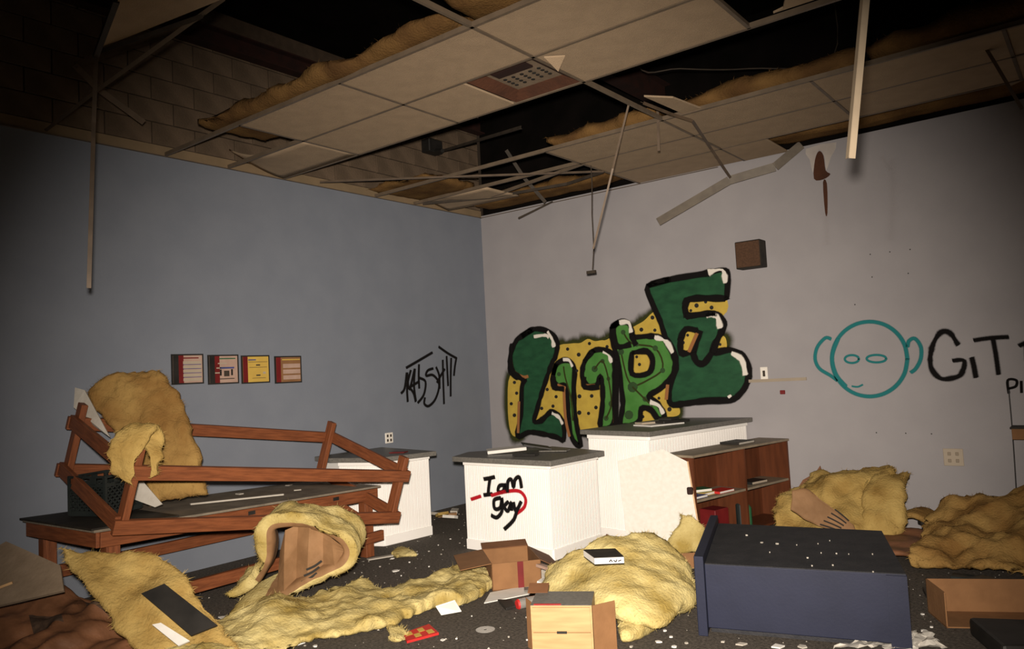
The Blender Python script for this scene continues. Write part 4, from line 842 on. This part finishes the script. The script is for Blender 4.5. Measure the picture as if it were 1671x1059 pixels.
# box at the near right
k0 = at(1545, 1025, z=.0); e1 = V((.62, .30, 0)); e2 = V((-.14, .26, 0))
t = carton('cardboard_tray', 'shallow brown cardboard box lying open beside the blue cabinet', k0, e1, e2, .2, 'cardboard', th=.007, skip=(0,))
b = bm_(); q0 = k0 + V((.12, -.06, .0)); prism(b, [q0, q0 + V((.75, .3, 0)), q0 + V((.95, .0, 0)), q0 + V((.2, -.4, 0))], (0, 0, .10), bev=.02); tag(obj('black_bag', b, 'black'), 'flat black bag lying in front of the cardboard tray', 'bag')

# ------------------------------------------------------------------ blue cabinet on its side
c0, c1, c2_, c3 = V((4.45, -3.43, 0)), V((5.48, -3.17, 0)), V((5.13, -2.13, 0)), V((4.06, -2.32, 0))
t = thing('blue_cabinet', 'dark blue wooden cabinet lying on its side on the carpet', 'cabinet', (c0 + c2_) / 2)
zb, zt = .035, .40
b = bm_(); prism(b, [V((p.x, p.y, zb)) for p in (c0, c1, c2_, c3)], (0, 0, zt - zb), bev=.004); obj('cabinet_body', b, 'blue_paint', t)
b = bm_(); i_ = lambda p: p + ((c0 + c2_) / 2 - p) * .006; prism(b, [V((i_(p).x, i_(p).y, zt)) for p in (c0, c1, c2_, c3)], (0, 0, .004)); obj('upper_side', b, 'blue_dark', t)  # upturned side in a greyer, less blue tone than the body
dl = (c3 - c0).normalized(); dr = (c1 - c0).normalized()
b = bm_(); prism(b, [c0 - dl * .05, c0 - dl * .05 - dr * .055, c3 + dl * .03 - dr * .055, c3 + dl * .03], (0, 0, .455), bev=.004); o = obj('overhanging_top', b, 'blue_paint', t)
nf = V((dr.y, -dr.x, 0)); b = bm_(); prism(b, [c1 - dr * .10 + nf * .001, c1 + nf * .001, c1 + nf * .001 + V((0, 0, zt - .005)), c1 - dr * .10 + nf * .001 + V((0, 0, zt - .005))], nf * .012); obj('stile', b, 'blue_paint', t)
b = bm_(); prism(b, [c0 + dr * .01 + V((0, 0, .0)) - nf * .04, c1 - dr * .03 - nf * .04, c1 - dr * .03 - nf * .06, c0 + dr * .01 - nf * .06], (0, 0, zb)); obj('base_rail', b, 'blue_dark', t)

def chip(u, v, z, s, m='paper', label='', cat='plaster chip', group=None, name='plaster_chip'):
    p = at(u, v, z=z); b = bm_(); n = random.randint(4, 6)
    a0 = random.random() * 6; prism(b, [p + V((math.cos(a0 + 2 * math.pi * i / n), math.sin(a0 + 2 * math.pi * i / n), 0)) * s * random.uniform(.55, 1) for i in range(n)], (0, 0, .007))
    return tag(obj(name, b, m), label, cat, group)
for u, v, s in ((1218, 874, .022), (1243, 886, .03), (1268, 888, .03), (1318, 911, .014), (1325, 924, .012), (1359, 923, .016), (1365, 904, .01), (1425, 934, .01), (1300, 890, .008), (1340, 903, .008), (1424, 905, .008), (1256, 902, .008), (1385, 905, .008), (1354, 883, .008), (1335, 888, .008)):
    chip(u, v, .405, s * .5, 'gypsum', 'white plaster chip on the upturned side of the blue cabinet', group='plaster chips on the blue cabinet')

# ------------------------------------------------------------------ middle and right insulation
batt('insulation_batt', 'plump yellow insulation batt lying between the white counter and the blue cabinet', [(fz(905, 925, .22), fz(900, 985, .0)), (fz(955, 908, .30), fz(945, 1000, .05)), (fz(1010, 895, .34), fz(1010, 1020, .05)), (fz(1060, 890, .33), fz(1060, 1035, .02)), (fz(1095, 920, .22), fz(1100, 1010, .02)), (fz(1110, 958, .1), fz(1114, 990, .02))], .13, 51, 'batt', 'fallen insulation', None, .02, .05, .014, True, fib=1100, ragged=.05)
batt('insulation_scrap', 'low flat yellow insulation scrap under the plump batt beside the drawer chest', [(fz(1010, 1020, .0), fz(1015, 1052, .0)), (fz(1050, 1015, .0), fz(1055, 1040, .0)), (fz(1095, 1002, .0), fz(1085, 1018, .0))], .06, 52, 'batt', 'fallen insulation', None, .018, .03, .012, True, fib=250)
wp, wn = V((3.62, -2.10, 0)), V((.60, -.78, .25)).normalized(); WP = lambda u, v: at(u, v, p=wp, n=wn)
batt('insulation_scrap', 'pointed yellow insulation piece propped against the white cut board', [(WP(1085, 905), WP(1148, 900)), (WP(1092, 875), WP(1146, 878)), (WP(1106, 848), WP(1142, 858)), (WP(1110, 838), WP(1124, 842))], .07, 53, 'batt', 'fallen insulation', None, .018, .03, .012, True, fib=350)
q = [WP(1078, 905), WP(1132, 902), WP(1132, 950), WP(1112, 940)]
b = bm_(); prism(b, [p + wn * .10 for p in q], wn * .006); tag(obj('cardboard_sheet', b, 'cardboard'), 'brown cardboard piece below the propped insulation beside the blue cabinet', 'cardboard')
b = bm_(); bar(b, WP(1078, 908) + wn * .13, WP(1112, 938) + wn * .13, .006, .03); tag(obj('spotted_strip', b, 'paper'), 'narrow white strip with black spots lying against the plump batt', 'strip')
t = thing('lettered_slab', 'dark slab with a white lettered edge lying on the plump insulation batt', 'slab', fz(985, 910, .42))
A3 = [fz(952, 898, .46), fz(1004, 896, .46), fz(1018, 909, .45), fz(970, 911, .45)]
b = bm_(); prism(b, A3, (0, 0, -.035)); obj('slab_body', b, 'paper', t)
b = bm_(); prism(b, [p + V((0, 0, .001)) for p in A3], (0, 0, .004)); obj('dark_face', b, 'black_board', t)
e_ = A3[2] - A3[3]; ne = V((e_.y, -e_.x, 0)).normalized()
ribbons('ink_mark', [[(.5, .3), (.55, .7), (.6, .3)], [(.65, .6), (.72, .3), (.75, .7)], [(.8, .4), (.9, .6)]], .005, 's_black', t, ne, lambda x, y: A3[3] + e_ * x + V((0, 0, -.034 + .03 * y)), .2, .002)

# roll of batt and paper against the pale wall
batt('insulation_batt', 'tan insulation batt heaped against the pale wall past the bookcase', [(V((3.98, -1.02, .0)), V((4.90, -.86, .0))), (V((3.94, -.84, .16)), V((4.90, -.70, .24))), (V((4.00, -.62, .30)), V((4.86, -.52, .40))), (V((4.12, -.38, .38)), V((4.84, -.34, .45))), (V((4.20, -.16, .36)), V((4.80, -.14, .42)))], .12, 61, 'batt_tan', 'fallen insulation', None, .018, .09, .016, True, fib=900, ragged=.08)
batt('insulation_scrap', 'rounded tan insulation lobe sagging over the end of the wall heap', [(V((4.66, -.86, .02)), V((4.94, -.80, .02))), (V((4.66, -.78, .22)), V((4.97, -.70, .20))), (V((4.66, -.62, .42)), V((4.97, -.54, .40))), (V((4.68, -.40, .50)), V((4.95, -.36, .46)))], .11, 66, 'batt_tan', 'fallen insulation', None, .018, .06, .014, True, fib=350)
yp, yn = V((4.58, -1.12, .2)), V((.55, -.80, .25)).normalized(); YP = lambda u, v, d=0: at(u, v, p=yp, n=yn) + yn * d
ps = batt('paper_sheet', 'brown printed kraft paper folded out of the heaped batt by the pale wall', [(YP(1290, 830), YP(1294, 800)), (YP(1320, 850), YP(1318, 798)), (YP(1352, 862), YP(1345, 818)), (YP(1385, 868), YP(1372, 840)), (YP(1400, 870), YP(1395, 858))], .02, 62, 'kraft', None, None, .02, .02, .002, True, fib=0, cat='paper', ragged=.012)
t = ps
ribbons('print_line', [[(1336 + 6 * k, 856 - 6 * k), (1352 + 5 * k, 861 - 5 * k), (1366 + 4 * k, 866 - 4 * k)] for k in range(5)], .009, 's_grey', t, yn, lambda u, v: YP(u, v, .035), .3, .004)
b = bm_(); q = [at(1296, 806, y=-.3), at(1310, 783, y=-.3), at(1330, 772, y=-.3), at(1338, 760, y=-.3), at(1342, 772, y=-.3), at(1353, 790, y=-.3), at(1360, 812, y=-.3)]; prism(b, q, (0, .012, 0)); tag(obj('torn_paper_peak', b, 'kraft_dark'), 'torn brown paper peak sticking up behind the heaped batt', 'paper')
batt('insulation_scrap', 'small tan insulation lump on dark paper between the heap and the long batt', [(V((4.85, -.6, .12)), V((4.9, -.2, .12))), (V((5.0, -.58, .19)), V((5.02, -.2, .19))), (V((5.15, -.56, .10)), V((5.16, -.2, .1)))], .06, 63, 'batt_brown', 'fallen insulation', None, .02, .03, .012, False, fib=250)
batt('paper_faced_batt', 'dark brown crumpled paper spread on the floor behind the blue cabinet', [(V((3.95, -1.5, .02)), V((3.95, -.85, .02))), (V((4.5, -1.5, .05)), V((4.5, -.85, .08))), (V((5.0, -1.45, .06)), V((5.0, -.65, .08))), (V((5.3, -1.2, .02)), V((5.3, -.6, .02)))], .05, 64, 'kraft_dark', None, None, .03, .05, .004, False, fib=0, cat='paper', ragged=.03)
batt('insulation_batt', 'long brownish insulation batt along the foot of the pale wall past the blue cabinet', [(V((5.18, -1.55, .0)), V((5.12, -.55, .18))), (V((5.45, -1.55, .03)), V((5.40, -.40, .30))), (V((5.8, -1.50, .04)), V((5.75, -.28, .34))), (V((6.2, -1.45, .04)), V((6.2, -.22, .36))), (V((6.7, -1.4, .04)), V((6.7, -.2, .34)))], .12, 65, 'batt_brown', 'fallen insulation', None, .024, .12, .022, False, fib=1100, ragged=.06)
b = bm_(); q = at(1512, 852, z=.42); q = at(1512, 852, y=-.42); cube(b, q, (.12, .06, .03), .6); tag(obj('dark_offcut', b, 'black_board'), 'small dark offcut on top of the long batt by the pale wall', 'offcut')
b = bm_(); q = [at(1632, 848, y=-.4), at(1648, 836, y=-.4), at(1672, 850, y=-.4)]; prism(b, q, (0, .1, 0)); tag(obj('dark_wedge', b, 'kraft_dark'), 'dark brown wedge on top of the long batt under the wall shelf', 'wedge')

# ------------------------------------------------------------------ small things on the carpet
t = thing('compact_disc', 'silver compact disc lying on the carpet', 'disc', fz(792, 1028))
c = fz(792, 1028); b = bm_(); R_, r_ = .06, .011
o1 = [b.verts.new(c + V((R_ * math.cos(a), R_ * math.sin(a), .004))) for a in [i * math.pi / 16 for i in range(32)]]; i1 = [b.verts.new(c + V((r_ * math.cos(a), r_ * math.sin(a), .004))) for a in [i * math.pi / 16 for i in range(32)]]
o2 = [b.verts.new(v.co - V((0, 0, .002))) for v in o1]; i2 = [b.verts.new(v.co - V((0, 0, .002))) for v in i1]
for k in range(32):
    j = (k + 1) % 32; b.faces.new((o1[k], o1[j], i1[j], i1[k])); b.faces.new((o2[j], o2[k], i2[k], i2[j])); b.faces.new((o1[j], o1[k], o2[k], o2[j])); b.faces.new((i1[k], i1[j], i2[j], i2[k]))
obj('disc_plate', b, 'silver', t)
a, b_, c_, d_ = fz(657, 1033, .015), fz(700, 1018, .015), fz(716, 1032, .015), fz(664, 1046, .015)
t = thing('checkered_card', 'red and yellow checkered card on the carpet by the torn insulation', 'card', fz(685, 1036))
b = bm_(); prism(b, [a, b_, c_, d_], (0, 0, -.014)); obj('card_body', b, 'red', t)
for i in range(4):
    for j in range(2):
        if (i + j) % 2 == 0:
            f = lambda x, y: a.lerp(b_, x).lerp(d_.lerp(c_, x), y) + V((0, 0, .0005))
            x0, y0 = .08 + .21 * i, .12 + .4 * j; b = bm_(); prism(b, [f(x0, y0), f(x0 + .2, y0), f(x0 + .2, y0 + .36), f(x0, y0 + .36)], (0, 0, .001)); obj('yellow_square', b, 'yellow_print', t)
p, q = fz(846, 986, .035), fz(884, 978, .035); t = thing('spray_can', 'silver spray can with a red end lying behind the drawer chest', 'can', (p + q) / 2 - V((0, 0, .035)))
b = bm_(); cyl(b, p, q, .033, 18); obj('can_body', b, 'silver', t); b = bm_(); cyl(b, p - (q - p).normalized() * .012, p, .028, 18, .035); obj('can_rim', b, 'red', t)
b = bm_(); q = [fz(812, 982, .01), fz(835, 982, .012), fz(842, 992, .01), fz(826, 997, .005)]; prism(b, q, (0, 0, .018), bev=.004); tag(obj('black_glove', b, 'black'), 'crumpled black scrap beside the spray can', 'scrap')
b = bm_(); q = [fz(790, 985, .002), fz(800, 968, .002), fz(870, 955, .002), fz(888, 965, .002), fz(840, 975, .002)]; prism(b, q, (0, 0, .006)); tag(obj('paper_sheet', b, 'paper'), 'white paper sheet on the carpet in front of the open cardboard box', 'paper')
b = bm_(); q = [fz(711, 990, .10), fz(742, 980, .11), fz(753, 998, .06), fz(720, 1004, .05)]; prism(b, q, (0, 0, .004)); tag(obj('paper_note', b, 'paper'), 'pale paper note lying on the torn insulation by the open box', 'paper')
for k, (u, v, z, s, m, lb) in enumerate(((882, 940, .05, (.16, .10, .03), 'gypsum', 'grey paperback leaning between the open box and the plump batt'), (890, 950, .1, (.12, .08, .02), 'paper', 'white paperback wedged beside the plump batt'), (888, 925, .16, (.14, .05, .02), 'paper_pink', 'pinkish card wedged against the end of the plump batt'), (870, 962, .02, (.13, .06, .02), 'counter_top', 'grey booklet flat behind the drawer chest'))):
    p = fz(u, v, z); b = bm_(); cube(b, p, s, rot=Matrix.Rotation(.8 + k, 3, 'Z') @ Matrix.Rotation(.5 - .2 * k, 3, 'X')); tag(obj('paperback', b, m), lb, 'book')
b = bm_(); q = [fz(985, 878, .38), fz(998, 885, .36), fz(992, 892, .34)]; prism(b, q, (.02, .01, .03)); tag(obj('wood_offcut', b, 'kraft_dark'), 'small brown offcut behind the plump batt at the counter foot', 'offcut')
b = bm_(); bar(b, fz(600, 913, .012), fz(655, 904, .012), .05, .01); tag(obj('plank_scrap', b, 'gypsum'), 'pale plank scrap on the carpet by the workbench leg', 'scrap')
batt('insulation_scrap', 'small yellow insulation tuft on the carpet between the two low counters', [(fz(636, 908), fz(645, 912)), (fz(655, 900), fz(660, 910)), (fz(676, 906), fz(680, 909))], .04, 71, 'batt', 'fallen insulation', None, .014, .03, .012, True, fib=120)
batt('insulation_scrap', 'small yellow insulation tuft by the red checkered card', [(fz(630, 1030), fz(636, 1046)), (fz(645, 1026), fz(648, 1050)), (fz(660, 1034), fz(662, 1046))], .03, 72, 'batt', 'fallen insulation', None, .014, .03, .012, True, fib=160)
# debris along the wall between the counters
for k, (u, v, s) in enumerate(((712, 838, .09), (728, 842, .10), (742, 838, .08), (735, 850, .07), (722, 848, .06))):
    b = bm_(); p = fz(u, v, .02); cube(b, p + V((0, 0, .015 * k)), (s * 2.2, s, .03), k * 1.1, rot=Matrix.Rotation(k * 1.1, 3, 'Z') @ Matrix.Rotation(.15 * k - .2, 3, 'X')); tag(obj('rubble_piece', b, ['gypsum', 'kraft', 'gypsum', 'paper', 'batt_tan'][k]), 'small piece of board rubble heaped at the blue wall between the counters', 'rubble', 'rubble between the counters')
# dark heap beside the tray, film and glass
for k, (u, v, s, m, lb) in enumerate(((1545, 968, (.26, .16, .03), 'black', 'flat black video case on the carpet behind the cardboard tray'), (1600, 955, (.3, .2, .05), 'black_plastic', 'black plastic case in the heap at the foot of the long batt'), (1560, 985, (.22, .16, .02), 'paper_pink', 'pale magazine lying open behind the cardboard tray'), (1635, 962, (.28, .2, .06), 'black', 'thick black case beside the long batt'), (1580, 945, (.2, .1, .04), 'black_plastic', 'small black box against the long batt'))):
    p = fz(u, v, s[2] / 2 + .004); b = bm_(); cube(b, p, s, .3 + .7 * k, bev=.004); tag(obj('media_case', b, m), lb, 'case')
t = thing('plastic_sheet', 'crumpled translucent grey plastic sheet at the foot of the blue cabinet', 'plastic sheet', fz(1420, 1055))
vs, fs = [], []
for i in range(25):
    for j in range(11):
        p = fz(1360 + 190 * i / 24, 1075 - 10, 0).lerp(fz(1430 + 90 * i / 24, 1040, 0), j / 10)
        vs.append(p + V((.05 * nz((i, j, 0), .4, 2), .05 * nz((i, j, 3), .4, 5), .015 + .05 * abs(nz((i, j, 1), .33, 7)))))
for i in range(24):
    for j in range(10): a = i * 11 + j; fs.append((a, a + 11, a + 12, a + 1))
obj('film', (vs, fs), 'plastic_film', t)
chips = [(640, 912, .03), (645, 932, .05), (668, 918, .02), (488, 1050, .07), (515, 1055, .025), (722, 1045, .03), (860, 1008, .014), (1075, 1048, .03), (1085, 1030, .02), (1095, 1040, .02), (1063, 1020, .015), (1030, 1056, .02), (1100, 1056, .03), (1120, 1050, .02), (1210, 1052, .05), (1270, 1056, .06), (1310, 1056, .05), (1180, 1048, .02), (1508, 1030, .03), (1520, 1024, .02), (1500, 1040, .02), (1505, 1003, .02), (1525, 970, .02), (1590, 960, .03), (1565, 958, .02), (680, 905, .02), (700, 900, .02), (630, 1000, .015), (745, 1043, .012), (770, 1006, .01), (830, 1040, .01), (860, 1045, .012), (590, 935, .01), (620, 925, .015), (565, 925, .012), (700, 925, .015), (720, 905, .012), (735, 880, .015), (715, 890, .012), (655, 940, .01)]
for u, v, s in chips: chip(u, v, .002, s * .7, random.choice(('paper', 'paper', 'gypsum')), 'white plaster chip scattered on the dark carpet', group='plaster chips on the carpet')
fv, ff = [], []; rnd = random.Random(5)
for _ in range(1100):
    x, y = rnd.uniform(.2, 7), rnd.uniform(-6, -.2); s = rnd.uniform(.002, .006) * rnd.choice((1, 1, 1.8)); a = rnd.random() * 6; c = len(fv)
    for k in range(3): fv.append(V((x + s * math.cos(a + 2.1 * k), y + s * math.sin(a + 2.1 * k), .002)))
    fv.append(V((x, y, .002 + s * .7))); ff += [(c, c + 1, c + 3), (c + 1, c + 2, c + 3), (c + 2, c, c + 3)]
o = obj('fine_debris', (fv, ff), 'gypsum'); tag(o, 'fine plaster crumbs strewn all over the dark carpet', 'debris', kind='stuff')
